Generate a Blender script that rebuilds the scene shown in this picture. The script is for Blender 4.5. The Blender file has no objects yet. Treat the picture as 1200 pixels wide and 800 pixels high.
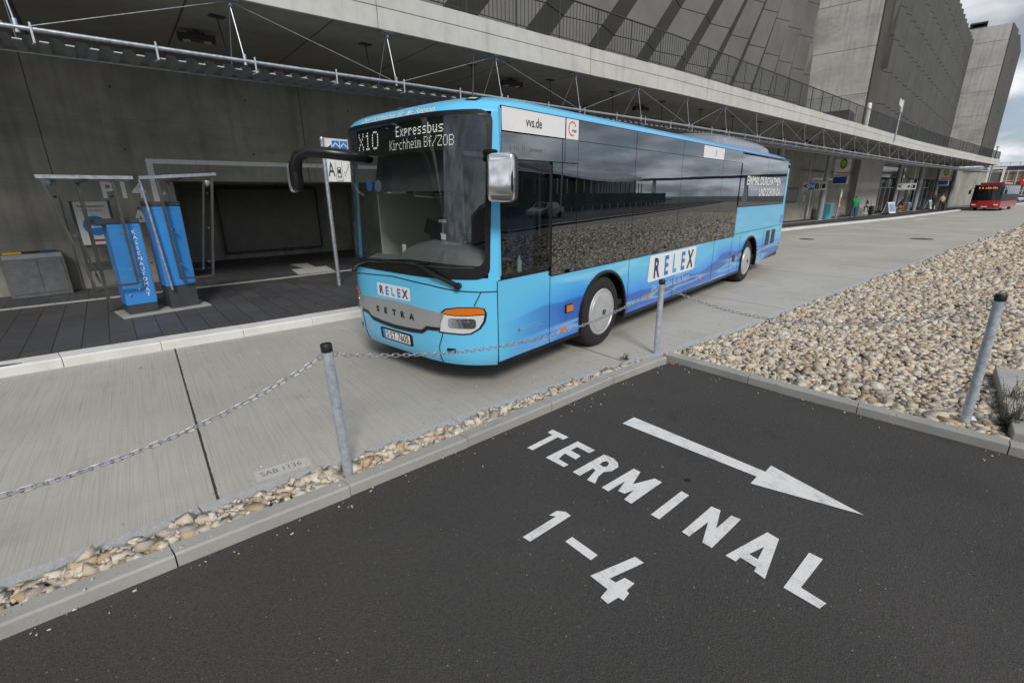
import bpy, bmesh, math, random
import numpy as np
from mathutils import Vector, Matrix
from mathutils.geometry import tessellate_polygon
random.seed(7); rng = np.random.default_rng(11)
SC = bpy.context.scene; COL = SC.collection
V3 = Vector
# ------------------------------------------------------------------ camera
CAMH, YAW, PITCH, ROLL, FPX = 2.00886, 0.726794, 0.302340, -0.0118280, 548.395
cam = bpy.data.cameras.new('camera'); camo = bpy.data.objects.new('camera', cam); COL.objects.link(camo)
cf = V3((math.cos(YAW)*math.cos(PITCH), math.sin(YAW)*math.cos(PITCH), -math.sin(PITCH)))
cr = V3((math.sin(YAW), -math.cos(YAW), 0)); cu = cr.cross(cf)
cr2 = cr*math.cos(ROLL)+cu*math.sin(ROLL); cu2 = -cr*math.sin(ROLL)+cu*math.cos(ROLL)
mw = Matrix((cr2, cu2, -cf)).transposed().to_4x4(); mw.translation = V3((0, 0, CAMH)); camo.matrix_world = mw
cam.sensor_width = 36; cam.lens = FPX/1200*36; cam.clip_start = 0.05; cam.clip_end = 4000
SC.camera = camo
# ------------------------------------------------------------------ sky, sun, exposure
SUN_DIR = V3((-0.50, -0.80, 0.72)).normalized()
W = bpy.data.worlds.new('World'); SC.world = W; W.use_nodes = True
nt = W.node_tree; nt.nodes.clear()
def N(t, **k):
    n = nt.nodes.new(t)
    for a, b in k.items(): setattr(n, a, b)
    return n
def L(a, b): nt.links.new(a, b)
sky = N('ShaderNodeTexSky', sky_type='NISHITA', sun_disc=False)
sky.sun_elevation = math.asin(SUN_DIR.z); sky.sun_rotation = math.atan2(SUN_DIR.x, SUN_DIR.y)
tc = N('ShaderNodeTexCoord'); sep = N('ShaderNodeSeparateXYZ'); L(tc.outputs['Generated'], sep.inputs[0])
mz = N('ShaderNodeMath', operation='MAXIMUM'); L(sep.outputs['Z'], mz.inputs[0]); mz.inputs[1].default_value = 0.0
az = N('ShaderNodeMath', operation='ADD'); L(mz.outputs[0], az.inputs[0]); az.inputs[1].default_value = 0.22
dv = N('ShaderNodeVectorMath', operation='DIVIDE'); L(tc.outputs['Generated'], dv.inputs[0]); L(az.outputs[0], dv.inputs[1])
ns = N('ShaderNodeTexNoise'); ns.inputs['Scale'].default_value = 1.5; ns.inputs['Detail'].default_value = 9; ns.inputs['Roughness'].default_value = .55; ns.inputs['Distortion'].default_value = .25
L(dv.outputs[0], ns.inputs['Vector'])
rp = N('ShaderNodeValToRGB'); rp.color_ramp.elements[0].position = .36; rp.color_ramp.elements[1].position = .50
L(ns.outputs['Fac'], rp.inputs[0])
ns2 = N('ShaderNodeTexNoise'); ns2.inputs['Scale'].default_value = 2.3; ns2.inputs['Detail'].default_value = 8; L(dv.outputs[0], ns2.inputs['Vector'])
rp2 = N('ShaderNodeValToRGB'); e = rp2.color_ramp.elements
e[0].position = .38; e[0].color = (2.8, 3.05, 3.5, 1); e[1].position = .64; e[1].color = (7.6, 7.75, 8.0, 1)
L(ns2.outputs['Fac'], rp2.inputs[0])
mx = N('ShaderNodeMixRGB'); L(rp.outputs[0], mx.inputs[0]); mb_ = N('ShaderNodeMixRGB'); mb_.inputs[0].default_value = .6; L(sky.outputs[0], mb_.inputs[1]); mb_.inputs[2].default_value = (2.7, 3.3, 4.3, 1); L(mb_.outputs[0], mx.inputs[1]); L(rp2.outputs[0], mx.inputs[2])
bg = N('ShaderNodeBackground'); bg.inputs[1].default_value = 0.108; L(mx.outputs[0], bg.inputs[0])
wo = N('ShaderNodeOutputWorld'); L(bg.outputs[0], wo.inputs[0])
sl = bpy.data.lights.new('sun', 'SUN'); sl.energy = 2.1; sl.angle = math.radians(15); sl.color = (1, .965, .91)
so = bpy.data.objects.new('sun', sl); COL.objects.link(so); so.rotation_euler = SUN_DIR.to_track_quat('Z', 'Y').to_euler()
SC.view_settings.view_transform = 'Standard'; SC.view_settings.look = 'None'; SC.view_settings.gamma = 1
SC.view_settings.exposure = 0.20
SC.render.engine = 'CYCLES'; SC.cycles.use_denoising = True; SC.cycles.max_bounces = 8; SC.cycles.transparent_max_bounces = 16
SC.cycles.sample_clamp_indirect = 6
# ------------------------------------------------------------------ materials
def newmat(name):
    m = bpy.data.materials.new(name); m.use_nodes = True; m.node_tree.nodes.clear(); return m
class NT:
    def __init__(s, m): s.t = m.node_tree; s.out = s.n('ShaderNodeOutputMaterial')
    def n(s, typ, ins=None, **k):
        nd = s.t.nodes.new(typ)
        for a, b in k.items(): setattr(nd, a, b)
        for a, b in (ins or {}).items():
            if isinstance(b, bpy.types.NodeSocket): s.t.links.new(b, nd.inputs[a])
            else: nd.inputs[a].default_value = b
        return nd
    def l(s, a, b): s.t.links.new(a, b)
    def math(s, op, a, b=0.0, c=None):
        d = {0: a, 1: b}
        if c is not None: d[2] = c
        return s.n('ShaderNodeMath', d, operation=op).outputs[0]
    def mix(s, f, a, b, mode='MIX'):
        def c4(c): return c if isinstance(c, bpy.types.NodeSocket) else (tuple(c)+(1,))[:4]
        return s.n('ShaderNodeMixRGB', {0: f, 1: c4(a), 2: c4(b)}, blend_type=mode).outputs[0]
    def ramp(s, f, p0, p1): 
        return s.n('ShaderNodeMapRange', {'Value': f, 'From Min': p0, 'From Max': p1}).outputs[0]
    def noise(s, vec, scale, detail=4, rough=.5, dist=0.):
        return s.n('ShaderNodeTexNoise', {'Vector': vec, 'Scale': scale, 'Detail': detail, 'Roughness': rough, 'Distortion': dist}).outputs['Fac']
    def pos(s, rz=0, sc=(1, 1, 1)):
        g = s.n('ShaderNodeNewGeometry').outputs['Position']
        return s.n('ShaderNodeMapping', {'Vector': g, 'Rotation': (0, 0, rz), 'Scale': sc}).outputs[0]
    def obj(s, sc=(1, 1, 1)):
        g = s.n('ShaderNodeTexCoord').outputs['Object']
        return s.n('ShaderNodeMapping', {'Vector': g, 'Scale': sc}).outputs[0]
    def bump(s, h, strength=.3, dist=.01):
        return s.n('ShaderNodeBump', {'Height': h, 'Strength': strength, 'Distance': dist}).outputs[0]
    def pbr(s, col, rough=.5, metal=0., normal=None, spec=.5, coat=0., emit=None, es=0., ior=1.45):
        p = s.n('ShaderNodeBsdfPrincipled', {'Roughness': rough, 'Metallic': metal, 'Specular IOR Level': spec, 'Coat Weight': coat, 'Coat Roughness': .03, 'IOR': ior})
        if isinstance(col, bpy.types.NodeSocket): s.l(col, p.inputs['Base Color'])
        else: p.inputs['Base Color'].default_value = tuple(col)+(1,)
        if normal is not None: s.l(normal, p.inputs['Normal'])
        if emit: p.inputs['Emission Color'].default_value = tuple(emit)+(1,); p.inputs['Emission Strength'].default_value = es
        s.l(p.outputs[0], s.out.inputs[0]); return p
MC = {}
def M(name, col=(.5, .5, .5), rough=.5, metal=0., var=.12, scale=5., bump=0., bscale=60., spec=.5, coat=0., emit=None, es=0., fine=.0):
    """a plain procedural material: base colour with cloudy wear, optional fine bump"""
    if name in MC: return MC[name]
    m = newmat(name); t = NT(m); p = t.pos()
    f = t.ramp(t.noise(p, scale, 6, .6), .3, .7)
    c = t.mix(f, tuple(x*(1-var) for x in col), tuple(min(1, x*(1+var)) for x in col))
    if fine:
        g = t.ramp(t.noise(p, bscale*2.3, 2, .6), .35, .65)
        c = t.mix(t.math('MULTIPLY', g, fine), c, tuple(x*.45 for x in col))
    nrm = t.bump(t.noise(p, bscale, 3), bump, .01) if bump else None
    r = t.math('ADD', t.math('MULTIPLY', f, .12), max(.02, rough-.06)) if rough > .1 else rough
    t.pbr(c, r, metal, nrm, spec, coat, emit, es)
    MC[name] = m; return m
def concrete(name, a, b, seams=None, streak=0., sc=1., boards=0, bw=.035, ties=0., stain=0.):
    if name in MC: return MC[name]
    m = newmat(name); t = NT(m); p = t.pos()
    big = t.ramp(t.noise(p, .45*sc, 7, .62, .3), .3, .72); med = t.noise(p, 3.2*sc, 6, .6); fin = t.noise(p, 70, 3, .6)
    c = t.mix(big, a, b); c = t.mix(t.math('MULTIPLY', t.ramp(med, .45, .75), .35), c, tuple(x*.6 for x in a))
    c = t.mix(t.math('MULTIPLY', t.ramp(fin, .55, .75), .25), c, tuple(x*.5 for x in a))
    if streak:
        q = t.n('ShaderNodeMapping', {'Vector': p, 'Scale': (2.5, 2.5, .12)}).outputs[0]
        c = t.mix(t.math('MULTIPLY', t.ramp(t.noise(q, 1.6, 5, .6), .5, .75), streak), c, tuple(x*.45 for x in a))
    pit = t.n('ShaderNodeTexVoronoi', {'Vector': p, 'Scale': 9.}).outputs['Distance']
    c = t.mix(t.math('MULTIPLY', t.math('LESS_THAN', pit, .05), .6), c, tuple(x*.3 for x in a))
    if stain:   # broad damp stains
        q = t.n('ShaderNodeMapping', {'Vector': p, 'Scale': (.5, .5, 1.6)}).outputs[0]
        c = t.mix(t.math('MULTIPLY', t.ramp(t.noise(q, .33, 6, .65, .6), .50, .66), stain), c, tuple(x*.42 for x in a))
    if ties:    # formwork tie holes on a grid and pale lift lines
        sx = t.n('ShaderNodeSeparateXYZ', {0: t.pos(math.radians(9))}).outputs
        fx = t.math('ABSOLUTE', t.math('SUBTRACT', t.math('FRACT', t.math('DIVIDE', t.math('ADD', sx[0], 500.), ties)), .5)); fz = t.math('ABSOLUTE', t.math('SUBTRACT', t.math('FRACT', t.math('DIVIDE', t.math('ADD', sx[2], 20.05), 1.25)), .5))
        dd = t.math('ADD', t.math('POWER', t.math('MULTIPLY', fx, ties), 2.), t.math('POWER', t.math('MULTIPLY', fz, 1.25), 2.))
        c = t.mix(t.math('MULTIPLY', t.math('LESS_THAN', dd, .0006), .85), c, tuple(x*.2 for x in a))
        c = t.mix(t.math('MULTIPLY', t.math('GREATER_THAN', fz, .4965), .35), c, tuple(x*.35 for x in a))
    if boards:  # formwork board joints across a ceiling
        bx = t.n('ShaderNodeSeparateXYZ', {0: t.pos(math.radians(9))}).outputs[0]
        bf = t.math('FRACT', t.math('DIVIDE', t.math('ADD', bx, 500.), boards)); c = t.mix(t.math('MULTIPLY', t.math('LESS_THAN', bf, bw/boards), .8), c, tuple(x*.2 for x in a))
    if seams:   # thin horizontal construction joints every `seams` metres of height
        z = t.n('ShaderNodeSeparateXYZ', {0: p}).outputs[2]
        fr = t.math('FRACT', t.math('DIVIDE', t.math('SUBTRACT', z, 5.75-50*seams), seams))
        c = t.mix(t.math('MULTIPLY', t.math('LESS_THAN', fr, .05/seams), .75), c, tuple(x*.2 for x in a))
    t.pbr(c, .85, 0, t.bump(t.math('ADD', med, t.math('MULTIPLY', fin, .4)), .25, .01), .3)
    MC[name] = m; return m
def glass(name, tint, ior, base=(.01, .011, .012), solid=0., rough=0., ripple=0.):
    """a pane: mirror reflection by fresnel over a tinted see-through (or nearly opaque) body"""
    if name in MC: return MC[name]
    m = newmat(name); t = NT(m)
    tr = t.n('ShaderNodeBsdfTransparent', {0: tuple(tint)+(1,)}).outputs[0]
    if solid:
        d = t.n('ShaderNodeBsdfDiffuse', {0: tuple(base)+(1,)}).outputs[0]
        tr = t.n('ShaderNodeMixShader', {0: solid, 1: tr, 2: d}).outputs[0]
    gl = t.n('ShaderNodeBsdfGlossy', {'Color': (.88, .94, 1, 1), 'Roughness': rough})
    lw = t.n('ShaderNodeLayerWeight', {0: .5}).outputs['Facing']; f0 = ((ior-1)/(ior+1))**2
    fr = t.math('ADD', t.math('MULTIPLY', t.math('POWER', lw, 5.), 1-f0), f0)
    if ripple:
        nb = t.bump(t.noise(t.pos(), 1.1, 2), ripple, .05); t.l(nb, gl.inputs['Normal'])
    t.l(t.n('ShaderNodeMixShader', {0: fr, 1: tr, 2: gl.outputs[0]}).outputs[0], t.out.inputs[0])
    MC[name] = m; return m
# ------------------------------------------------------------------ mesh helpers
def tag(o, label=None, cat=None, group=None, kind=None):
    if label: o['label'] = label
    if cat: o['category'] = cat
    if group: o['group'] = group
    if kind: o['kind'] = kind
    return o
def thing(name, label, cat, loc=(0, 0, 0), rz=0., group=None):
    o = bpy.data.objects.new(name, None); COL.objects.link(o); o.location = loc; o.rotation_euler = (0, 0, rz); o.empty_display_size = .2
    return tag(o, label, cat, group)
def copy_tree(o, parent=None):
    c = o.copy(); COL.objects.link(c)
    if parent: c.parent = parent
    for ch in list(o.children): copy_tree(ch, c)
    return c
def dup(o, loc, rz=0., label=None, group=None):
    c = copy_tree(o); c.location = loc; c.rotation_euler = (0, 0, rz)
    if label: c['label'] = label
    if group: c['group'] = group
    return c
def txt2d(s, bold=0., wide=1., spacing=1.):
    cu_ = bpy.data.curves.new('t', 'FONT'); cu_.body = s; cu_.offset = bold; cu_.space_character = spacing; cu_.size = 1.; cu_.resolution_u = 3
    o = bpy.data.objects.new('t', cu_); COL.objects.link(o)
    dg = bpy.context.evaluated_depsgraph_get(); me = bpy.data.meshes.new_from_object(o.evaluated_get(dg))
    v = [(p.co.x*wide, p.co.y) for p in me.vertices]; f = [tuple(p.vertices) for p in me.polygons]
    bpy.data.objects.remove(o); bpy.data.curves.remove(cu_); bpy.data.meshes.remove(me)
    return v, f
class MB:
    def __init__(s): s.v = []; s.f = []; s.m = []
    def add(s, vs, fs, mi=0):
        b = len(s.v); s.v.extend(tuple(x) for x in vs); s.f.extend(tuple(b+i for i in f) for f in fs); s.m.extend([mi]*len(fs)); return s
    def box(s, x0, x1, y0, y1, z0, z1, mi=0):
        return s.add([(x0, y0, z0), (x1, y0, z0), (x1, y1, z0), (x0, y1, z0), (x0, y0, z1), (x1, y0, z1), (x1, y1, z1), (x0, y1, z1)],
                     [(3, 2, 1, 0), (4, 5, 6, 7), (0, 1, 5, 4), (1, 2, 6, 5), (2, 3, 7, 6), (3, 0, 4, 7)], mi)
    def obox(s, o, u, v, w, mi=0):
        o, u, v, w = V3(o), V3(u), V3(v), V3(w); q = [o, o+u, o+u+v, o+v]; q += [p+w for p in q]
        if u.cross(v).dot(w) < 0: q = q[4:]+q[:4]
        return s.add(q, [(3, 2, 1, 0), (4, 5, 6, 7), (0, 1, 5, 4), (1, 2, 6, 5), (2, 3, 7, 6), (3, 0, 4, 7)], mi)
    def beam(s, a, b, w, h, mi=0, up=(0, 0, 1)):
        a, b = V3(a), V3(b); d = (b-a); x = d.cross(V3(up))
        if x.length < 1e-6: x = d.cross(V3((1, 0, 0)))
        x = x.normalized()*w; y = d.normalized().cross(x).normalized()*-h
        return s.obox(a-x/2-y/2, x, y, d, mi)
    def cyl(s, a, b, r, r1=None, n=12, mi=0, cap=True):
        return s.tube([a, b], [r, r if r1 is None else r1], n, mi, cap)
    def tube(s, path, r, n=8, mi=0, cap=True, closed=False):
        P = [V3(p) for p in path]; k = len(P); R = r if isinstance(r, (list, tuple)) else [r]*k
        T = []
        for i in range(k):
            a = P[i-1] if (i or closed) else P[i]; b = P[(i+1) % k] if (i < k-1 or closed) else P[i]
            T.append((b-a).normalized())
        ref = V3((0, 0, 1)) if abs(T[0].z) < .9 else V3((1, 0, 0)); u = T[0].cross(ref).normalized(); vs = []
        for i in range(k):
            u = (u-T[i]*u.dot(T[i])).normalized(); w = T[i].cross(u)
            for j in range(n):
                a = 2*math.pi*j/n; vs.append(P[i]+(u*math.cos(a)+w*math.sin(a))*R[i])
        fs = []
        for i in range(k if closed else k-1):
            for j in range(n):
                a, b = i*n+j, i*n+(j+1) % n; c, d = ((i+1) % k)*n+(j+1) % n, ((i+1) % k)*n+j
                fs.append((a, b, c, d))
        if cap and not closed: fs.append(tuple(range(n-1, -1, -1))); fs.append(tuple((k-1)*n+j for j in range(n)))
        return s.add(vs, fs, mi)
    def lathe(s, prof, o=(0, 0, 0), ax=(0, 0, 1), n=24, mi=0):
        o, ax = V3(o), V3(ax).normalized(); ref = V3((0, 0, 1)) if abs(ax.z) < .9 else V3((1, 0, 0))
        u = ax.cross(ref).normalized(); w = ax.cross(u); vs = []
        for r, h in prof:
            for j in range(n):
                a = 2*math.pi*j/n; vs.append(o+ax*h+(u*math.cos(a)+w*math.sin(a))*r)
        fs = [(i*n+j, i*n+(j+1) % n, (i+1)*n+(j+1) % n, (i+1)*n+j) for i in range(len(prof)-1) for j in range(n)]
        return s.add(vs, fs, mi)
    def poly(s, pts, mi=0): return s.add(pts, [tuple(range(len(pts)))], mi)
    def prism(s, pts, ext, mi=0):
        P = [V3(p) for p in pts]; e = V3(ext); n = len(P)
        return s.add(P+[p+e for p in P], [tuple(range(n-1, -1, -1)), tuple(range(n, 2*n))]+[(i, (i+1) % n, n+(i+1) % n, n+i) for i in range(n)], mi)
    def grid(s, fn, us, vs_, mi=0, skip=None):
        nu, nv = len(us), len(vs_); vv = [fn(u, v) for v in vs_ for u in us]
        fs = [(j*nu+i, j*nu+i+1, (j+1)*nu+i+1, (j+1)*nu+i) for j in range(nv-1) for i in range(nu-1) if not (skip and skip(i, j))]
        return s.add(vv, fs, mi)
    def text(s, string, o, U, Vv, size, mi=0, align='C', bold=0., wide=1., spacing=1., fn=None):
        """flat lettering: origin o, reading direction U, up Vv, cap size; or mapped through fn(u, v)"""
        v, f = txt2d(string, bold, wide, spacing)
        if not v: return s
        x0, x1 = min(p[0] for p in v), max(p[0] for p in v)
        sh = {'C': -(x0+x1)/2, 'L': -x0, 'R': -x1}[align]
        if fn: return s.add([fn((a+sh)*size, b*size) for a, b in v], f, mi)
        o, U, Vv = V3(o), V3(U).normalized(), V3(Vv).normalized()
        return s.add([o+U*((a+sh)*size)+Vv*(b*size) for a, b in v], f, mi)
    def holed(s, loops, fn, mi=0, ext=None):
        """polygon with holes in 2-D, mapped by fn(u, v)"""
        pts = [p for lo in loops for p in lo]; tri = tessellate_polygon([[V3((a, b, 0)) for a, b in lo] for lo in loops])
        out = []
        for t in tri:
            a, b, c = [pts[i] for i in t]
            out.append(t if (b[0]-a[0])*(c[1]-a[1])-(b[1]-a[1])*(c[0]-a[0]) > 0 else t[::-1])
        return s.add([fn(a, b) for a, b in pts], out, mi)
    def build(s, name, mats, parent=None, smooth=0, bevel=0., local=False):
        if not isinstance(mats, (list, tuple)): mats = [mats]
        off = V3((0, 0, 0))
        if parent is not None and not local:
            q = parent
            while q is not None: off += q.location; q = q.parent
        me = bpy.data.meshes.new(name)
        me.from_pydata([(a-off.x, b-off.y, c-off.z) for a, b, c in s.v], [], s.f)
        for m in mats: me.materials.append(m)
        if len(mats) > 1: me.polygons.foreach_set('material_index', s.m)
        if smooth:
            me.polygons.foreach_set('use_smooth', [True]*len(me.polygons)); me.set_sharp_from_angle(angle=math.radians(smooth))
        me.update()
        o = bpy.data.objects.new(name, me); COL.objects.link(o)
        if parent is not None: o.parent = parent
        if bevel:
            b = o.modifiers.new('bevel', 'BEVEL'); b.width = bevel; b.segments = 2; b.limit_method = 'ANGLE'; b.angle_limit = math.radians(40)
        return o
def interp(x, xs, ys): return float(np.interp(x, xs, ys))
EX = [-90, -40, -12, 0, 4, 7, 11, 16, 23, 35, 50, 60, 95, 150]; EY = [23.2, 15.8, 11.6, 9.75, 9.15, 8.6, 8.0, 7.15, 6.2, 4.6, 2.6, 1.0, -5, -14.5]
def E(x): return interp(x, EX, EY)              # plan line of the deck and canopy edge
def g(x): return -.005*max(0., x-15)            # the road falls gently away
def RK(x): return interp(x, [-90, -30, -.33, .69, 1.7, 3.22, 5.02, 7.27, 11, 14.9, 21.6, 29.7, 45, 70, 110, 170, 400], [14, 6.8, 3.53, 3.41, 3.23, 2.99, 2.62, 2.11, 1.51, .86, -.22, -1.58, -4.18, -8.4, -15.5, -27, -75])
def KL(x): return interp(x, [-90, -30, -1.2, -.16, 1.5, 4.16, 8, 14, 22, 30, 34.1, 38, 44, 50, 66, 82, 110, 170], [21.5, 13.0, 8.22, 8.03, 7.74, 7.29, 7.0, 7.0, 6.95, 6.45, 5.78, 5.0, 3.73, 2.62, .13, -2.3, -7, -18])
def WL(x): return interp(x, [-90, -40, 0, 3, 8, 20, 33, 40, 50, 60, 80, 110, 160], [27.6, 20.2, 14.25, 13.8, 13.05, 11.2, 9.3, 8.3, 6.9, 5.2, 1.8, -3.5, -13])
def frange(a, b, st):
    n = max(1, int(math.ceil((b-a)/st))); return [a+(b-a)*i/n for i in range(n+1)]
# ================================================================== the setting
def struct(o): return tag(o, kind='structure')
# --- ground materials
def mat_asphalt():
    m = newmat('asphalt'); t = NT(m); p = t.pos()
    big = t.ramp(t.noise(p, .55, 6, .6), .3, .7); sp = t.noise(p, 95, 2, .7); v = t.n('ShaderNodeTexVoronoi', {'Vector': p, 'Scale': 130.})
    c = t.mix(big, (.042, .040, .038), (.064, .060, .057))
    g2 = t.noise(p, 38, 3, .75)
    c = t.mix(t.math('MULTIPLY', t.ramp(sp, .45, .7), .6), c, (.105, .10, .092)); c = t.mix(t.math('MULTIPLY', t.ramp(g2, .5, .72), .55), c, (.024, .023, .022))
    c = t.mix(t.math('MULTIPLY', t.math('LESS_THAN', v.outputs['Distance'], .22), .45), c, (.018, .017, .017))
    bright = t.math('GREATER_THAN', t.n('ShaderNodeTexNoise', {'Vector': p, 'Scale': 60., 'Detail': 0.}).outputs['Fac'], .825)
    c = t.mix(t.math('MULTIPLY', bright, .6), c, (.32, .30, .27))
    blot = t.ramp(t.noise(p, 2.1, 5, .65), .60, .75); c = t.mix(t.math('MULTIPLY', blot, .45), c, (.022, .021, .021))
    t.pbr(c, .82, 0, t.bump(t.math('ADD', sp, t.math('MULTIPLY', v.outputs['Distance'], 1.2)), .38, .007), .35); return m
def mat_road(ang):
    """brushed concrete: fine grooves across the lane, saw joints, tyre-dulled track, stains"""
    m = newmat('brushed_concrete'); t = NT(m); p = t.pos()
    q = t.pos(ang)                               # x along the lane, y across
    st = t.n('ShaderNodeMapping', {'Vector': q, 'Scale': (1, .010, 1)}).outputs[0]
    l1 = t.noise(st, 52, 3, .75); l2 = t.noise(st, 150, 2, .6)
    big = t.ramp(t.noise(p, .35, 6, .6), .3, .7)
    c = t.mix(big, (.37, .355, .32), (.50, .48, .44))
    c = t.mix(t.math('MULTIPLY', t.ramp(l1, .50, .74), .34), c, (.19, .18, .16))
    c = t.mix(t.math('MULTIPLY', t.ramp(l2, .5, .68), .26), c, (.17, .162, .146))
    c = t.mix(t.math('MULTIPLY', t.ramp(t.noise(p, 1.7, 7, .68, .4), .55, .78), .30), c, (.17, .155, .135))
    sx = t.n('ShaderNodeSeparateXYZ', {0: q}); fr = t.math('FRACT', t.math('DIVIDE', t.math('ADD', sx.outputs[0], 442-.066), 4.42))
    wob = t.math('MULTIPLY', t.math('SUBTRACT', t.noise(p, 9, 3), .5), .004)
    j = t.math('LESS_THAN', t.math('ADD', fr, wob), .0042)
    c = t.mix(t.math('MULTIPLY', j, .93), c, (.022, .02, .019))
    oil = t.math('MULTIPLY', t.ramp(t.noise(p, .8, 4, .6), .66, .8), .35); c = t.mix(oil, c, (.08, .074, .066))
    spot = t.n('ShaderNodeTexVoronoi', {'Vector': p, 'Scale': 1.3, 'Randomness': 1.}).outputs['Distance']
    c = t.mix(t.math('MULTIPLY', t.math('LESS_THAN', spot, .022), .85), c, (.03, .028, .026))
    h = t.math('ADD', t.math('MULTIPLY', l1, 1.), t.math('MULTIPLY', l2, .6))
    t.pbr(c, .86, 0, t.bump(h, .35, .006), .3); return m
def mat_pavers():
    m = newmat('dark_pavers'); t = NT(m); q = t.pos(math.radians(8.5+90))
    b = t.n('ShaderNodeTexBrick', {'Vector': q, 'Color1': (.062, .063, .068, 1), 'Color2': (.084, .085, .091, 1), 'Mortar': (.012, .012, .012, 1), 'Scale': 1., 'Mortar Size': .006, 'Brick Width': .9, 'Row Height': .3, 'Mortar Smooth': .1}, offset=.5)
    p = t.pos(); c = t.mix(t.math('MULTIPLY', t.ramp(t.noise(p, 1.1, 7, .65), .45, .75), .5), b.outputs[0], (.035, .034, .034))
    c = t.mix(t.math('MULTIPLY', t.ramp(t.noise(p, 60, 2), .5, .7), .25), c, (.12, .12, .12))
    spot = t.n('ShaderNodeTexVoronoi', {'Vector': p, 'Scale': 1.9}).outputs['Distance']
    c = t.mix(t.math('MULTIPLY', t.math('LESS_THAN', spot, .025), .8), c, (.3, .29, .27))
    t.pbr(c, .62, 0, t.bump(t.math('SUBTRACT', t.noise(p, 80, 3), t.math('MULTIPLY', b.outputs['Fac'], 2.)), .3, .006), .45); return m
def mat_paint(name, col, worn=.35):
    m = newmat(name); t = NT(m); p = t.pos()
    f = t.math('ADD', t.math('MULTIPLY', t.noise(p, 7, 6, .7), .6), t.math('MULTIPLY', t.noise(p, 75, 3, .7), .4))
    c = t.mix(t.math('MULTIPLY', t.ramp(f, .50, .64), worn), col, tuple(x*.38 for x in col))
    st = t.n('ShaderNodeMapping', {'Vector': t.pos(.5), 'Scale': (3, .5, 1)}).outputs[0]
    c = t.mix(t.math('MULTIPLY', t.ramp(t.noise(st, 6, 5, .7), .57, .70), .5), c, tuple(x*.35 for x in col))
    t.pbr(c, .7, 0, t.bump(t.noise(p, 110, 2), .4, .004), .4); return m
ASPH = mat_asphalt(); ROAD = mat_road(math.radians(10.7)); PAV = mat_pavers()
KERB = concrete('kerb_concrete', (.30, .295, .275), (.42, .41, .385)); KERBW = concrete('white_kerb_stone', (.62, .61, .575), (.74, .73, .70))
EDGE = M('granite_edging', (.46, .465, .47), .8, var=.15, scale=30, bump=.3, fine=.35, bscale=40)
SOIL = M('gravel_bed_soil', (.27, .235, .19), .95, var=.3, scale=14, bump=.6, bscale=40)
WPAINT = mat_paint('road_marking_paint', (.72, .72, .71), .55); LPAINT = mat_paint('pale_guide_paving', (.50, .48, .45), .3)
XS = frange(-80, -26, 6.)+frange(-24, 12, 1.0)+frange(13, 170, 3.)
def ribbon(name, fa, fb, za, mat, xs=XS, thick=.05):
    mb = MB(); n = len(xs); zf = za if callable(za) else (lambda x: za+g(x))
    mb.add([(x, fa(x), zf(x)) for x in xs]+[(x, fb(x), zf(x)) for x in xs], [(i, i+1, n+i+1, n+i) for i in range(n-1)])
    return struct(mb.build(name, mat))
gm = MB()
gx = frange(-900, 15, 150)+[400, 1500]
gm.add([(x, y, g(x)-.12) for x in gx for y in (-1500, 1500)], [(2*i, 2*i+2, 2*i+3, 2*i+1) for i in range(len(gx)-1)])
struct(gm.build('ground', M('ground_earth', (.10, .10, .085), .95, var=.3, scale=.4)))
# --- bus lane and platform
ribbon('road', lambda x: RK(x)+.004, lambda x: KL(x)+.02, .0, ROAD)
KW = .32
ribbon('pavement', lambda x: KL(x)+KW-.02, lambda x: WL(x)+6.5, .118, PAV)
def blocks(name, line, w, h0, h1, length, mat, x0, x1, gap=.008, bev=.008, side=1):
    """a run of kerb stones along a plan line, with open joints"""
    mb = MB(); x = x0
    while x < x1:
        L_ = length if x < 30 else length*3; r1, r2, r3 = rng.normal(0, .0035), rng.normal(0, .0035), rng.normal(0, .003)
        xa, xb = x+gap/2, x+L_-gap/2; ya, yb = line(xa)+r1, line(xb)+r2
        z0a, z0b, za, zb = g(xa)+h0, g(xb)+h0, g(xa)+h1+r3, g(xb)+h1+r3*.3; c = bev
        A = [(xa, ya, z0a), (xa, ya, za-c), (xa, ya+side*c, za), (xa, ya+side*w, za), (xa, ya+side*w, z0a)]
        B_ = [(xb, yb, z0b), (xb, yb, zb-c), (xb, yb+side*c, zb), (xb, yb+side*w, zb), (xb, yb+side*w, z0b)]
        mb.add(A+B_, [(0, 1, 2, 3, 4), (9, 8, 7, 6, 5)]+[(i, i+5, (i+1) % 5+5, (i+1) % 5) for i in range(5)])
        x += L_
    return struct(mb.build(name, mat))
blocks('platform_kerb', KL, KW, -.05, .124, 1.0, KERBW, -23.6, 168, bev=.02)
blocks('lane_edging', RK, .10, -.08, .008, 1.0, EDGE, -23.4, 166, bev=.003, side=-1)
# dark road gully let into the kerb at the left
tag(MB().prism([(-.36+.42*math.cos(a), 8.10-.06*math.cos(a)-.0+.075*math.sin(a), .125) for a in [i*math.pi/12 for i in range(13)]], (0, 0, .004)).build('kerb_gully', M('gully_black', (.015, .015, .015), .8)), 'black half round gully opening in the white platform kerb', 'gully')
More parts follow.
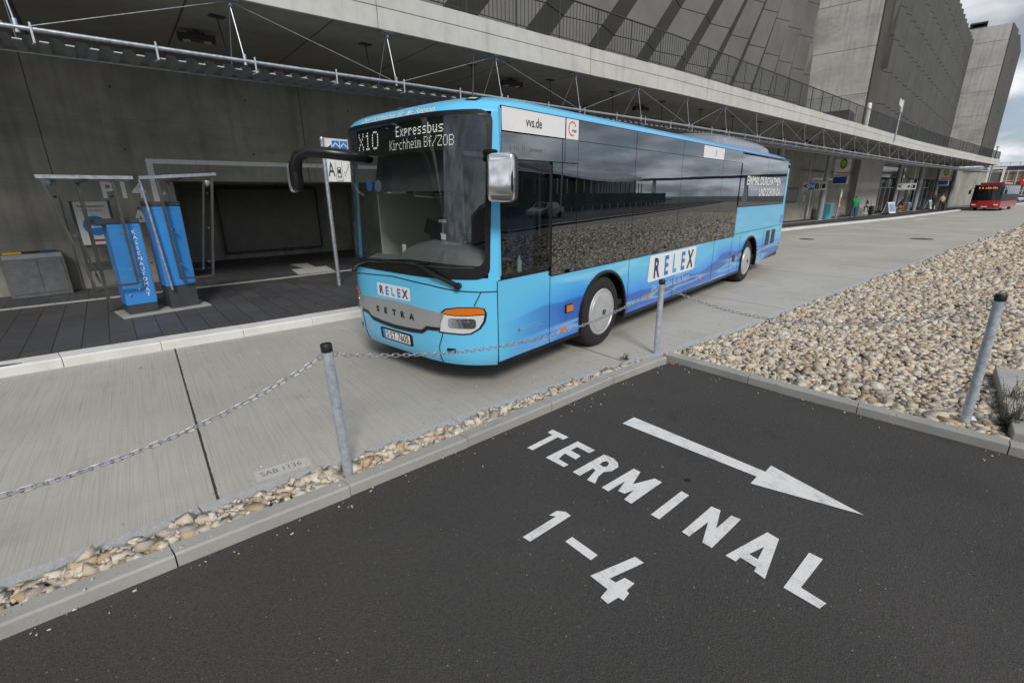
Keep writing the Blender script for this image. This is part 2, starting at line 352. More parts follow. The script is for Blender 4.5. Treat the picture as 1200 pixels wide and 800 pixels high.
# white guide strips on the platform
def SY(x): return interp(x, [-30, 0, 3.5, 6.9, 16, 25, 36, 50, 64, 80, 110, 170], [16.2, 12.5, 12.05, 11.70, 10.7, 9.45, 7.6, 5.5, 3.44, .5, -4.6, -15])
xs2 = frange(-22, 165, .6); mb = MB()
for a, b in zip(xs2[:-1], xs2[1:]):
    a += .004; b -= .004
    mb.add([(a, SY(a)-.12, g(a)+.1225), (b, SY(b)-.12, g(b)+.1225), (b, SY(b)+.12, g(b)+.1225), (a, SY(a)+.12, g(a)+.1225)], [(0, 1, 2, 3)])
struct(mb.build('guide_strip', LPAINT))
struct(MB().poly([(5.35, 12.08, .1235), (6.28, 11.92, .1235), (6.62, 13.06, .1235), (6.32, 13.1, .1235), (6.56, 14.15, .1235), (6.06, 14.2, .1235), (5.98, 13.14, .1235), (5.66, 13.18, .1235)]).build('guide_patch', LPAINT))
# --- the asphalt walkway in front with its kerbs
def KA(x): return interp(x, [-30, -.35, .93, 2.05, 2.45, 4.7, 5.5], [6.6, 3.0, 2.795, 2.64, 2.58, 2.32, 2.17])
ax_ = frange(-20, 5.0, 1.)
struct(MB().add([(x, KA(x)+.01, .0) for x in ax_]+[(5.52, 2.13, .0), (5.22, .86, .0), (5.12, -.12, .0), (5.05, -.81, .0), (4.9, -2.4, 0), (4.0, -12, 0), (-20, -12, 0)], [tuple(range(len(ax_)+7))]).build('asphalt_walkway', ASPH))
blocks('walkway_kerb', KA, .115, -.1, .085, 1.0, KERB, -19.65, 5.35, bev=.012)
def KB(y): return interp(y, [-12, -2.4, -.81, -.12, .86, 2.2], [4.1, 4.9, 5.05, 5.12, 5.23, 5.45])
mb = MB(); y = 2.24
while y > -9:
    ya, yb = y-.004, y-.996; xa, xb = KB(ya), KB(yb); c = .012
    A = [(xa, ya, -.1), (xa, ya, .085-c), (xa+c, ya, .085), (xa+.115, ya, .085), (xa+.115, ya, -.1)]; B_ = [(xb, yb, -.1), (xb, yb, .085-c), (xb+c, yb, .085), (xb+.115, yb, .085), (xb+.115, yb, -.1)]
    mb.add(A+B_, [(0, 1, 2, 3, 4), (9, 8, 7, 6, 5)]+[(i, i+5, (i+1) % 5+5, (i+1) % 5) for i in range(5)]); y -= 1.0
struct(mb.build('walkway_cross_kerb', KERB))
struct(MB().box(5.36, 7.4, -3.2, -.80, -.1, .088).build('concrete_slab', KERB, bevel=.01))
# --- painted marking on the asphalt: TERMINAL 1-4 and an arrow
LET = {
'T': [[(2.66, 2.21), (2.66, 2.15), (2.97, 2.12), (2.96, 2.06), (3.03, 2.05), (3.05, 2.24), (2.98, 2.24), (2.97, 2.18)]] ,
'E': [[(2.64, 2.0), (2.62, 1.81), (2.67, 1.8), (2.69, 1.91), (2.79, 1.92), (2.77, 1.8), (2.84, 1.8), (2.86, 1.91), (2.94, 1.9), (2.92, 1.77), (2.99, 1.76), (3.02, 1.95)]] ,
'R': [[(2.61, 1.72), (2.6, 1.65), (2.75, 1.63), (2.74, 1.6), (2.59, 1.58), (2.59, 1.51), (2.68, 1.54), (2.76, 1.54), (2.81, 1.5), (2.89, 1.49), (2.94, 1.52), (2.98, 1.58), (2.98, 1.67)], [(2.83, 1.62), (2.82, 1.58), (2.84, 1.56), (2.89, 1.57), (2.91, 1.6), (2.88, 1.62)]] ,
'M': [[(2.58, 1.45), (2.57, 1.39), (2.76, 1.36), (2.62, 1.34), (2.62, 1.29), (2.7, 1.26), (2.56, 1.26), (2.55, 1.2), (2.92, 1.15), (2.93, 1.21), (2.76, 1.3), (2.94, 1.33), (2.95, 1.39)]] ,
'I': [[(2.53, 1.05), (2.52, 0.99)]] ,
'I2': [[(2.89, 0.94), (2.91, 1.0)]] ,
'N': [[(2.5, 0.83), (2.49, 0.78), (2.7, 0.74), (2.49, 0.7), (2.48, 0.64), (2.86, 0.59), (2.86, 0.65), (2.67, 0.68), (2.87, 0.72), (2.87, 0.78)]] ,
'A': [[(2.47, 0.56), (2.46, 0.5), (2.51, 0.49), (2.49, 0.4), (2.45, 0.4), (2.43, 0.34), (2.82, 0.36), (2.84, 0.43)], [(2.57, 0.46), (2.56, 0.41), (2.69, 0.41)]] ,
'L': [[(2.43, 0.25), (2.4, 0.08), (2.46, 0.06), (2.49, 0.18), (2.8, 0.13), (2.81, 0.2)]] ,
'1': [[(1.82, 1.55), (1.82, 1.49), (2.18, 1.44), (2.19, 1.49), (2.16, 1.54), (2.09, 1.55), (2.11, 1.51)]] ,
'-': [[(1.96, 1.33), (1.93, 1.13), (1.99, 1.12), (2.02, 1.32)]] ,
'4': [[(1.83, 1.07), (1.81, 0.95), (1.74, 0.95), (1.73, 0.9), (1.8, 0.88), (1.8, 0.85), (1.86, 0.85), (1.87, 0.87), (1.94, 0.86), (1.94, 0.92), (1.88, 0.94), (1.88, 0.98), (2.11, 0.89), (2.12, 0.95)]] ,
'arrow': [[(3.56, 1.82), (3.74, 1.8), (3.55, 0.62), (3.67, 0.61), (3.42, 0.0), (3.32, 0.66), (3.44, 0.65)]] ,
}
LET['I'] = [[(2.53, 1.05), (2.52, .988), (2.893, .94), (2.908, 1.0)]]; LET.pop('I2', None)
mt = thing('ground_marking', 'white painted word TERMINAL 1-4 with a long arrow on the asphalt', 'road marking', (2.6, 1.2, 0))
for k, loops in LET.items():
    MB().holed(loops, lambda a, b: (a, b, .004)).build('arrow' if k == 'arrow' else 'letter', WPAINT, mt)
# --- gravel beds (stones too many to count)
def stones(name, spots, mat):
    """merged broken stones: spots = (x, y, z, size)"""
    base = np.array([(a, b, c) for c in (-1, 1) for a, b in ((-1, -1), (1, -1), (1, 1), (-1, 1))], float)/1.45
    F = np.array([(0, 3, 2, 1), (4, 5, 6, 7), (0, 1, 5, 4), (1, 2, 6, 5), (2, 3, 7, 6), (3, 0, 4, 7)])
    n = len(spots); S = np.array(spots)
    v = base[None]*(1+rng.uniform(-.42, .32, (n, 8, 3)))
    v = v*np.stack([rng.uniform(.8, 1.35, n), rng.uniform(.6, 1., n), rng.uniform(.32, .72, n)], 1)[:, None, :]
    a = rng.uniform(0, 6.283, n); b = rng.normal(0, .42, n); ca, sa, cb, sb = np.cos(a), np.sin(a), np.cos(b), np.sin(b)
    x, y, z = v[..., 0], v[..., 1], v[..., 2]
    x, z = x*cb[:, None]+z*sb[:, None], -x*sb[:, None]+z*cb[:, None]
    x, y = x*ca[:, None]-y*sa[:, None], x*sa[:, None]+y*ca[:, None]
    v = np.stack([x, y, z], -1)*(S[:, 3]*.5)[:, None, None]+S[:, None, :3]
    f = F[None]+(np.arange(n)*8)[:, None, None]
    me = bpy.data.meshes.new(name); nf = n*6
    me.vertices.add(n*8); me.vertices.foreach_set('co', v.reshape(-1))
    me.loops.add(nf*4); me.loops.foreach_set('vertex_index', f.reshape(-1).astype(np.int32))
    me.polygons.add(nf); me.polygons.foreach_set('loop_start', (np.arange(nf)*4).astype(np.int32))
    me.update(calc_edges=True); me.materials.append(mat)
    o = bpy.data.objects.new(name, me); COL.objects.link(o); return tag(o, kind='stuff')
def mat_stones():
    m = newmat('broken_limestone'); t = NT(m); r = t.n('ShaderNodeNewGeometry').outputs['Random Per Island']; p = t.pos()
    cr_ = t.n('ShaderNodeValToRGB', {0: r}); cr_.color_ramp.interpolation = 'CONSTANT'; e = cr_.color_ramp.elements
    cols = [(.66, .59, .49), (.58, .50, .39), (.74, .69, .60), (.42, .29, .16), (.62, .55, .45), (.30, .29, .28), (.68, .60, .48), (.52, .38, .23), (.42, .38, .33), (.72, .66, .56), (.56, .50, .42), (.78, .73, .63)]
    e[0].color = cols[0]+(1,); e[1].position = 1/12; e[1].color = cols[1]+(1,)
    for i in range(2, 12): q = e.new(i/12); q.color = cols[i]+(1,)
    k = t.ramp(t.noise(p, 32, 5, .65), .35, .7); c = t.mix(t.math('MULTIPLY', k, .45), cr_.outputs[0], (.40, .27, .13)); c = t.mix(.25, c, t.mix(t.noise(p, 90, 3), (.25, .22, .18), (.75, .72, .66)))
    t.pbr(c, .9, 0, t.bump(t.noise(p, 120, 4), .5, .006), .3); return m
STONE = mat_stones()
struct(MB().add([(x, RK(x)-.09, g(x)-.06) for x in XS]+[(x, RK(x)-11-.06*max(0, x), g(x)-.06) for x in XS], [(i, i+1, len(XS)+i+1, len(XS)+i) for i in range(len(XS)-1)]).build('gravel_bed', SOIL))
sp = []
def in_bed(x, y): return y < RK(x)-.125 and x > KB(max(-12, min(2.2, y)))+.15 and not (y < -.77 and x < 7.45 and y > -3.25)
def scatter(x0, x1, dens, s0, s1, ylo, layers=1, zc=-.03):
    for _ in range(int((x1-x0)*dens)):
        x = rng.uniform(x0, x1); top = RK(x); lo = ylo(x); y = rng.uniform(lo, top)
        if not in_bed(x, y): continue
        s = (s0+s1)*.5*min(2.3, max(.38, rng.lognormal(-.05, .42)))
        sp.append((x, y, g(x)+zc+rng.uniform(-.015, .03)+.012*math.sin(x*1.7+y*2.3), s))
vis = lambda x: max(-12, -.14*x-.9)
def dens_for(x0, x1, per_m2): xm = (x0+x1)/2; return per_m2*(RK(xm)-vis(xm))
for a, b, d, s0, s1 in ((5.3, 8, 700, .045, .085), (8, 11, 560, .05, .09), (11, 15, 380, .055, .1), (15, 21, 230, .07, .12), (21, 30, 120, .09, .16), (30, 46, 60, .13, .22), (46, 80, 22, .2, .33)):
    scatter(a, b, dens_for(a, b, d), s0, s1, vis)
# reflected part of the bed beyond the picture's right edge: coarser
for _ in range(9000):
    x = rng.uniform(7.5, 60); y = rng.uniform(RK(x)-10, vis(x))
    if in_bed(x, y): sp.append((x, y, g(x)-.02, rng.uniform(.1, .22)))
stones('gravel', sp, STONE)
# narrow strip of larger stones between kerb and lane edging
sp = []
for _ in range(3800):
    x = rng.uniform(-1.6, 5.6); lo, hi = KA(min(x, 5.5))+.125, RK(x)-.115
    if hi < lo+.01 or x > 5.3: continue
    y = rng.uniform(lo, hi); s = .056*min(2.6, max(.4, rng.lognormal(0, .48)))
    sp.append((x, y, -.015+rng.uniform(-.02, .035), s))
for _ in range(900):
    x = rng.uniform(-16, -1.6); y = rng.uniform(KA(x)+.12, RK(x)-.13); sp.append((x, y, 0, rng.uniform(.07, .14)))
stones('gravel_strip', sp, STONE)
struct(MB().add([(x, KA(min(x, 5.5))+.1, -.04) for x in ax_+[5.6]]+[(x, RK(x)-.09, -.04) for x in ax_+[5.6]], [(i, i+1, len(ax_)+2+i, len(ax_)+1+i) for i in range(len(ax_))]).build('strip_soil', SOIL))
sp = []   # grit spilled over the kerb and a little on the asphalt and the lane
for _ in range(150):
    x = rng.uniform(-1.2, 5.2); d = abs(rng.normal(0, .16)); sp.append((x, KA(x)-d+.10, .087 if d < .10 else .006, rng.uniform(.006, .022)))
for _ in range(160): x = rng.uniform(-1, 14); sp.append((x, RK(x)+.1+abs(rng.normal(0, .25)), .004+g(x), rng.uniform(.006, .025)))
for _ in range(80): y = rng.uniform(-1.2, 2.1); d = abs(rng.normal(0, .15)); sp.append((KB(y)+.1-d, y, .087 if d < .1 else .006, rng.uniform(.006, .02)))
stones('loose_grit', sp, STONE)
# stamped mark in the concrete lane
sm = thing('stamped_plate', 'smooth stamped patch reading SAB 1136 in the concrete lane', 'slab mark', (1.17, 3.48, 0))
U = V3((1.36-.99, 3.43-3.51, 0)).normalized(); Vv = V3((-U.y, U.x, 0))
MB().obox(V3((.985, 3.43, -.01)), U*.39, Vv*.155, (0, 0, .0115)).build('plate', M('smooth_concrete', (.50, .49, .465), .7, var=.06, scale=12), sm)
MB().text('SAB 1136', V3((1.175, 3.435, .0025)), U, Vv, .10, bold=-.012, wide=.75).build('lettering', M('scribed_dark', (.10, .095, .085), .9), sm)
# covers in the lane
for (x, y, r, lab) in ((28.2, .42, .42, 'dark round manhole cover in the lane beside the gravel edge'), (25.2, 4.35, .3, 'dark oily drain cover in the lane behind the blue bus')):
    tag(MB().lathe([(0, .006), (r*.86, .006), (r*.88, .003), (r*.92, .003), (r*.94, .007), (r, .007), (r, -.02)], (x, y, g(x)), n=32).build('manhole_cover', M('cast_iron', (.05, .047, .044), .7, .3, bump=.5, bscale=30)), lab, 'manhole cover')
# ================================================================== the terminal building
Z_CAN, Z_SOF, Z_DECK = 4.2, 5.1, 5.75
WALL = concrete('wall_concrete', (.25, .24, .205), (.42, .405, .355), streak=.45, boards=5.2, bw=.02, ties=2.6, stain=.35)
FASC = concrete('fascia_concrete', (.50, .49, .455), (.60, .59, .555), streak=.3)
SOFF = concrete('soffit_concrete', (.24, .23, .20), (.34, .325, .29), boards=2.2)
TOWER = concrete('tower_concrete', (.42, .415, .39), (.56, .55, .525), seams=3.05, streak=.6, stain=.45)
DARK = M('dark_void', (.02, .02, .02), .9)
GALV = M('galvanised_steel', (.46, .49, .53), .42, .75, var=.25, scale=14)
GALVL = M('light_galvanised', (.58, .60, .63), .5, .5, var=.15, scale=10)
RAIL = M('railing_paint', (.045, .052, .055), .5, .2)
DGREY = M('dark_grey_metal', (.075, .075, .078), .5, .3, var=.2)
WHITE = M('white_enamel', (.78, .78, .77), .35, var=.05)
BLACK = M('black_plastic', (.016, .016, .017), .42)
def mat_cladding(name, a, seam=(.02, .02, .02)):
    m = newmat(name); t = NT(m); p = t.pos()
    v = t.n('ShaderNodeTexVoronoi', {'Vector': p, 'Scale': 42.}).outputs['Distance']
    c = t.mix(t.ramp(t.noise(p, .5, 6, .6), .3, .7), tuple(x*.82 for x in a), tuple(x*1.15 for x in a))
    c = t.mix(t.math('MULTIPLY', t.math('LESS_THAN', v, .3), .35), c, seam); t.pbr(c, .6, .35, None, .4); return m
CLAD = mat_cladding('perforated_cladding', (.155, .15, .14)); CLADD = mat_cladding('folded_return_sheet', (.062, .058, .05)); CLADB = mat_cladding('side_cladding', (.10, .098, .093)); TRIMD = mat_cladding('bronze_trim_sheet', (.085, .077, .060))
bld = thing('terminal_building', 'long concrete terminal with a deep deck, folded grey cladding and leaning towers', 'building', (10, 14, 0))
xb = frange(-70, 130, 2.)
# recessed doorway in the wall (3.45 < x < 8.6) and the shop front bays farther on
mb = MB(); x0r, x1r, hr = 3.45, 8.7, 2.42
def wall_run(xa, xe, z0, z1, st=2.):
    q = frange(xa, xe, st); n = len(q)
    mb.add([(x, WL(x), z0+g(x)) for x in q]+[(x, WL(x), z1) for x in q], [(i, i+1, n+i+1, n+i) for i in range(n-1)])
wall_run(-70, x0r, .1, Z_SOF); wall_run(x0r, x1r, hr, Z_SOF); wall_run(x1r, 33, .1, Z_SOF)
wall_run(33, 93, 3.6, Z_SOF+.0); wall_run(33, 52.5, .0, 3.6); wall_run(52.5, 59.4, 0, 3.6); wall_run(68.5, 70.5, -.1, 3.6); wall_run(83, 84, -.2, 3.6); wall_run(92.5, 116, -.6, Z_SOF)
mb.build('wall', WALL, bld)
mb = MB()   # recess lining
def lining(xa, xe, depth, h, z0=.1):
    a, b = V3((xa, WL(xa), z0+g(xa))), V3((xe, WL(xe), z0+g(xe))); n = V3((.22, 1, 0)).normalized()*depth; u = V3((0, 0, h-z0))
    mb.add([a, a+n, a+n+u, a+u, b, b+n, b+n+u, b+u], [(0, 1, 2, 3), (4, 7, 6, 5), (1, 5, 6, 2), (3, 2, 6, 7)])
for q_, nm_ in (((x0r, x1r, 3.6, hr), 'doorway_recess'), ((59.4, 68.5, 3.0, 3.6, 0), 'shop_recess'), ((70.5, 83, 4.0, 3.6, 0), 'shop_recess'), ((84, 92.5, 4, 3.6, 0), 'shop_recess')):
    mb = MB(); lining(*q_); mb.build(nm_, WALL, bld)

a = V3((5.3, WL(5.3)+3.52, 0)); b = V3((8.3, WL(8.3)+3.5, 0)); u = (b-a)
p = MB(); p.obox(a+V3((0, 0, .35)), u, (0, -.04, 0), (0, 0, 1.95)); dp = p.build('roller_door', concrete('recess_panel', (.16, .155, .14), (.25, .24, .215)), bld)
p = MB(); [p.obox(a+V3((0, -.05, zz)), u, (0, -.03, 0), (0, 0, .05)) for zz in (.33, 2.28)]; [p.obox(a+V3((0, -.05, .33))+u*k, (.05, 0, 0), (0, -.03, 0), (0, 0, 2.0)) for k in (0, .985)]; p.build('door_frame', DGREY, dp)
# protruding pier by the bus stop, sunlight on the wall put into paler concrete
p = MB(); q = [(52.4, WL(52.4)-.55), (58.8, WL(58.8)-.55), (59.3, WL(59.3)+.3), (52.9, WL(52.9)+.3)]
p.prism([(x, y, -.3) for x, y in q], (0, 0, Z_SOF+.3-.004)); p.build('pier', concrete('sunlit_pier_concrete', (.36, .35, .325), (.48, .47, .44)), bld)
p = MB(); q = [(58.9, WL(58.9)-.1), (68.6, WL(68.6)-.1)]; p.prism([(q[0][0], q[0][1], 3.3), (q[1][0], q[1][1], 3.3), (q[1][0], q[1][1]+.12, 3.3), (q[0][0], q[0][1]+.12, 3.3)], (0, 0, 1.0)); p.build('clerestory_window', M('dark_pane', (.02, .02, .022), .08), bld)
# shop front glazing behind the columns
for (xa, xe) in ((59.5, 63.2), (63.4, 68.4), (70.7, 75.4), (76.6, 82.8)):
    A, B_ = V3((xa, WL(xa)+.5, 0)), V3((xe, WL(xe)+.5, 0)); w = MB().obox(A, B_-A, (0, .05, 0), (0, 0, 3.2)).build('shop_window', M('dark_pane', (.02, .02, .022), .08), bld)
    f = MB(); d = B_-A
    for k in (0, .33, .66, 1): f.obox(A+d*k*.985, d*.015, (0, -.06, 0), (0, 0, 3.2))
    f.obox(A+V3((0, 0, 2.3)), d, (0, -.055, 0), (0, 0, .07)); f.build('frame', GALVL, w)
# deck slab: soffit, fascia with a shadow joint, upstand
nb = len(xb)
def strip(mb, rows, xs, mi=0):
    n = len(xs); b = [(x,)+tuple(r(x)) for r in rows for x in xs]
    mb.add(b, [(j*n+i, j*n+i+1, (j+1)*n+i+1, (j+1)*n+i) for j in range(len(rows)-1) for i in range(n-1)], mi)
XF = [-70, -60, -50, -42, -36, -30, -24, -18, -12, -6, 0.1, 6.1, 12.1, 18.1, 24.1, 30, 36, 42, 48, 54, 60, 66, 72, 78, 84, 90, 93]
slab = MB()
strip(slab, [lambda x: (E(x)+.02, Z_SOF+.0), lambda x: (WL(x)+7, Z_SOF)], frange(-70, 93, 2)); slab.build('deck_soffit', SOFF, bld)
fas = MB()
for a, b in zip(XF[:-1], XF[1:]):
    xs_ = frange(a+.006, b-.006, 2.)
    strip(fas, [lambda x: (E(x)+.05, Z_SOF-.004), lambda x: (E(x), Z_SOF), lambda x: (E(x), Z_SOF+.36)], xs_)
    strip(fas, [lambda x: (E(x), Z_SOF+.36), lambda x: (E(x)+.03, Z_SOF+.362), lambda x: (E(x)+.03, Z_SOF+.378), lambda x: (E(x)+.004, Z_SOF+.38), lambda x: (E(x)+.004, Z_DECK), lambda x: (E(x)+.3, Z_DECK+.004)], xs_)
fas.build('deck_fascia', FASC, bld)
back = MB(); strip(back, [lambda x: (E(x)+.06, Z_SOF-.002), lambda x: (E(x)+.06, Z_DECK-.01)], frange(-70, 93, 2)); strip(back, [lambda x: (E(x)+.25, Z_DECK-.02), lambda x: (WL(x)+8, Z_DECK-.02)], frange(-70, 93, 2))
back.add([(93, E(93)+.02, Z_SOF-.004), (93, WL(93)+6, Z_SOF-.004), (93, WL(93)+6, Z_DECK), (93, E(93)+.02, Z_DECK)], [(0, 1, 2, 3)]); back.build('deck_slab', SOFF, bld)
# painted wall lettering and frame line
WP = mat_paint('grey_wall_paint', (.82, .83, .84), .15)
wu = (V3((3, WL(3), 0))-V3((0, WL(0), 0))).normalized(); wn = V3((wu.y, -wu.x, 0))
def onwall(x, z, off=.006): return V3((x, WL(x), z))+wn*off
MB().text('P14', onwall(2.52, 2.06), wu, (0, 0, 1), .48, bold=.028, wide=1.02, spacing=1.12).build('wall_lettering', WP, bld)
MB().text('A', onwall(2.70, 1.42), wu, (0, 0, 1), .50, bold=.028).build('wall_lettering', WP, bld)
MB().obox(onwall(3.02, 1.95), wu*.12, wn*.002, (0, 0, .95)).obox(onwall(3.02, 2.80), wu*5.9, wn*.0025, (0, 0, .1)).obox(onwall(8.82, .3), wu*.12, wn*.002, (0, 0, 2.5)).build('painted_frame', WP, bld)
MB().text('P4', V3((42.3, WL(42.3)-.01, 2.02)), V3((1, -.155, 0)), (0, 0, 1), .55, bold=.02).build('wall_lettering', WP, bld)
MB().text('B', V3((42.5, WL(42.5)-.01, 1.35)), V3((1, -.155, 0)), (0, 0, 1), .55, bold=.02).build('wall_lettering', WP, bld)
MB().obox((43.6, WL(43.6)-.012, .2), (.16, -.02, 0), (0, .004, 0), (0, 0, 2.7)).obox((43.6, WL(43.6)-.012, 2.9), (7.5, -1.12, 0), (0, .004, 0), (0, 0, .12)).build('painted_frame', WP, bld)
# columns carrying the deck
for x in (16.1, 24.9, 33.8, 42.6, 62.5, 70.8, 79.0, 87.3):
    y = E(x)+3.2; c = MB().cyl((x, y, g(x)+.1), (x, y, Z_SOF-.003), .2, n=24).build('column', M('column_grey', (.30, .31, .33), .45, .2, var=.12), bld, smooth=40)
# ---- upper storeys: folded cladding rows between leaning fold lines
def folded(x0, x1, yf, period, ztop, lean, depth, name, mats, rows=2.2, pan=.62, z0=5.5, dirn=1):
    zs = [z0, 8.4]; 
    while zs[-1] < ztop-1: zs.append(zs[-1]+rows)
    zs[-1] = ztop; pa, ret, lin = MB(), MB(), MB()
    nb_ = int((x1-x0)/period)+6
    for r in range(len(zs)-1):
        za, zb = zs[r], zs[r+1]-.035; sgn = 0
        for k in range(-6, nb_):
            xk = x0+k*period
            def X(x, z): return x+lean(x)*(min(z, 17)-z0)
            def clampx(x): return min(max(x, x0), x1)
            A = [xk, xk+pan*period, xk+period]
            P0 = [(clampx(X(A[0], z)), yf(clampx(X(A[0], z)))+lb, z) for z, lb in ((za, 0), (zb, 0))]
            P1 = [(clampx(X(A[1]-sgn, z)), yf(clampx(X(A[1]-sgn, z)))-depth, z) for z in (za, zb)]
            P2 = [(clampx(X(A[2], z)), yf(clampx(X(A[2], z))), z) for z in (za, zb)]
            if P1[1][0]-P0[0][0] > .02 or P1[0][0]-P0[0][0] > .02: pa.add([P0[0], P1[0], P1[1], P0[1]], [(0, 1, 2, 3)])
            if (P2[1][0]-P1[1][0] > .02 or P2[0][0]-P1[0][0] > .02) and P1[0][0] > x0+.01: ret.add([P1[0], P2[0], P2[1], P1[1]], [(0, 1, 2, 3)])
            if x0+.3 < X(A[1], za) < x1-.8 and X(A[1], zb) < x1-.8:
                m0 = V3(P0[0]).lerp(V3(P1[0]), .55); m1 = V3(P0[1]).lerp(V3(P1[1]), .55); lin.beam(m0+V3((0, -.006, 0)), m1+V3((0, -.006, 0)), .025, .012)
    bk = MB(); strip(bk, [lambda x: (yf(x)+.1, z0), lambda x: (yf(x)+.1, ztop-.05), lambda x: (yf(x)+6, ztop-.05)], frange(x0, x1, 3)); bk.build('storey_core', DARK, bld)
    pn_ = pa.build('cladding_panels', mats[0], bld); tag(ret.build('cladding_folds', mats[1], bld), kind='stuff'); tag(lin.build('cladding_ribs', mats[2], bld), kind='stuff')
RIB = M('cladding_rib', (.26, .25, .225), .5, .4)
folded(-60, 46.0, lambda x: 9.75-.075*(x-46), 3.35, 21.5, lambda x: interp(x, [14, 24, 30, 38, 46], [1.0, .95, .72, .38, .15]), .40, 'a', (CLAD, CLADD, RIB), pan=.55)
folded(47.5, 97.1, lambda x: 5.35-.080*(x-47.5), 2.3, 21.5, lambda x: .10, .42, 'b', (CLADB, CLADB, RIB), pan=.7)
folded(102.1, 114, lambda x: -3.35-.08*(x-102.1), 1.6, 22.5, lambda x: .0, .3, 'c', (CLADB, CLADB, RIB))
def tower(x, y0, y1, zt, w, kink):
    """concrete end wall facing up the lane, with a bronze edge return on its road side"""
    t_ = MB(); P = [(y0, 5.4), (y1, 5.4), (y1, 9.6), (y1+kink, zt), (y0, zt)]
    t_.prism([(x, a, b) for a, b in P], (w, -w*.16, 0)); o = t_.build('tower', TOWER, bld)
    e_ = MB(); e_.prism([(x+.02, y0-.02, 5.45), (x+w, y0-.02-w*.16, 5.45), (x+w, y0-.12-w*.16, 5.45), (x+.02, y0-.12, 5.45)], (0, 0, zt-5.45-.02)); e_.build('edge_cladding', TRIMD, o)
tower(45.6, 5.65, 10.4, 21.6, 2.0, 0); tower(97.0, -2.45, 1.75, 22.9, 5.0, .3)
rp_ = MB(); rp_.prism([(104, 1.6, 22.9), (106, 1.6, 22.9), (106, 1.6, 25.2), (104, 1.6, 24.6)], (0, -1.4, 0)); rp_.box(103.6, 107, .0, 1.9, 24.9, 25.1); rp_.build('roof_plant', DGREY, bld)
MB().box(43, 45.5, 6.15, 7.75, 5.5, 7.5).build('stair_hut', DGREY, bld)
for xx in (57, 64, 71, 66): pass
# ---- deck railing
rl = thing('deck_railing', 'long dark steel railing with close balusters along the deck edge', 'railing', (20, E(20)+.12, Z_DECK))
RX = [-23+1.42*k for k in range(90)]; RX = [x for x in RX if x < 93]
def rp3(x, z): return (x, E(x)+.13, z)
rail = MB(); pts = frange(-65, 93, 1.)
rail.tube([rp3(x, Z_DECK+.98) for x in pts], .022, 6); rail.tube([rp3(x, Z_DECK+.10) for x in pts], .014, 5); rail.build('handrail', RAIL, rl, smooth=60)
for x in RX: MB().beam(rp3(x, Z_DECK), rp3(x, Z_DECK+.97), .05, .018, up=(0, 1, 0)).build('post', RAIL, rl)
bal = MB()
for x in frange(-10, 62, .118): bal.beam(rp3(x, Z_DECK+.1), rp3(x, Z_DECK+.97), .012, .012)
for x in frange(62.3, 93, .3): bal.beam(rp3(x, Z_DECK+.1), rp3(x, Z_DECK+.97), .03, .012)
tag(bal.build('balusters', RAIL, rl), kind='stuff')
# ---- the hung canopy: corrugated sheet, edge tube, clamps, hangers
cn = thing('canopy', 'narrow corrugated steel canopy hung on rods below the deck edge', 'canopy', (10, E(10), Z_CAN))
xs_ = []; x = -50.; 
while x < 88: xs_ += [(x, 0), (x+.09, 0), (x+.13, 1), (x+.22, 1)]; x += .26
sh = MB(); n = len(xs_)
sh.add([(a, E(a)+.06, Z_CAN-.125+.06*h) for a, h in xs_]+[(a+.16, E(a)+1.12, Z_CAN-.07+.055*h) for a, h in xs_], [(i, i+1, n+i+1, n+i) for i in range(n-1)])
[sh.box(a, a+.095, E(a)+.02, E(a)+.075, Z_CAN-.137, Z_CAN-.122, 1) for a, h in xs_[::4]]
sh.build('corrugated_sheet', [M('corrugated_zinc', (.36, .37, .39), .5, .35, var=.2, scale=8), GALVL], cn)
cx_ = frange(-50, 88, 1.)
ed = MB(); ed.tube([(x, E(x)-.0, Z_CAN) for x in cx_], .031, 10); ed.tube([(x, E(x)+1.12, Z_CAN-.06) for x in cx_], .026, 6); ed.build('edge_tube', GALV, cn, smooth=60)
k = 0
for i in range(-9, 31):
    x = 3.66+2.68*i
    hg = MB(); T = (x, E(x)+.14, Z_SOF-.02); Fp = (x+.05, E(x)+.0, Z_CAN+.03); Bk = (x+.25, E(x)+1.08, Z_CAN-.05); T2 = (x+.12, E(x)+1.08, Z_SOF-.02)
    hg.box(x-.13, x+.13, E(x)+.05, E(x)+.24, Z_SOF-.018, Z_SOF-.003); hg.cyl(T, Fp, .0088, n=6); hg.cyl(T, (x+.1, E(x)+.75, Z_CAN-.04), .007, n=6); hg.cyl((x, E(x)+.1, Z_SOF-.1), T, .03, .02, n=8)
    hg.box(x, x+.24, E(x)+1.0, E(x)+1.16, Z_SOF-.018, Z_SOF-.003, 1); hg.cyl(T2, Bk, .012, n=6, mi=1)
    if i % 2 == 0:
        for s in (-1, 1): xn = x+2.68*s; hg.cyl(T, (xn+.05-.12*s, E(xn), Z_CAN+.035), .0062, n=6)
    hg.cyl((Fp[0], Fp[1], Z_CAN-.06), (Fp[0], Fp[1], Z_CAN+.1), .028, n=8)
    hg.build('hanger', [GALV, RAIL], cn)
    for dx in (0, 1.34): 
        xx = x+dx+.18
        MB().box(xx-.012, xx+.012, E(xx)-.055, E(xx)-.045, Z_CAN-.17, Z_CAN+.07).box(xx-.012, xx+.012, E(xx)-.05, E(xx)+.1, Z_CAN-.175, Z_CAN-.163).build('clamp', GALVL, cn)
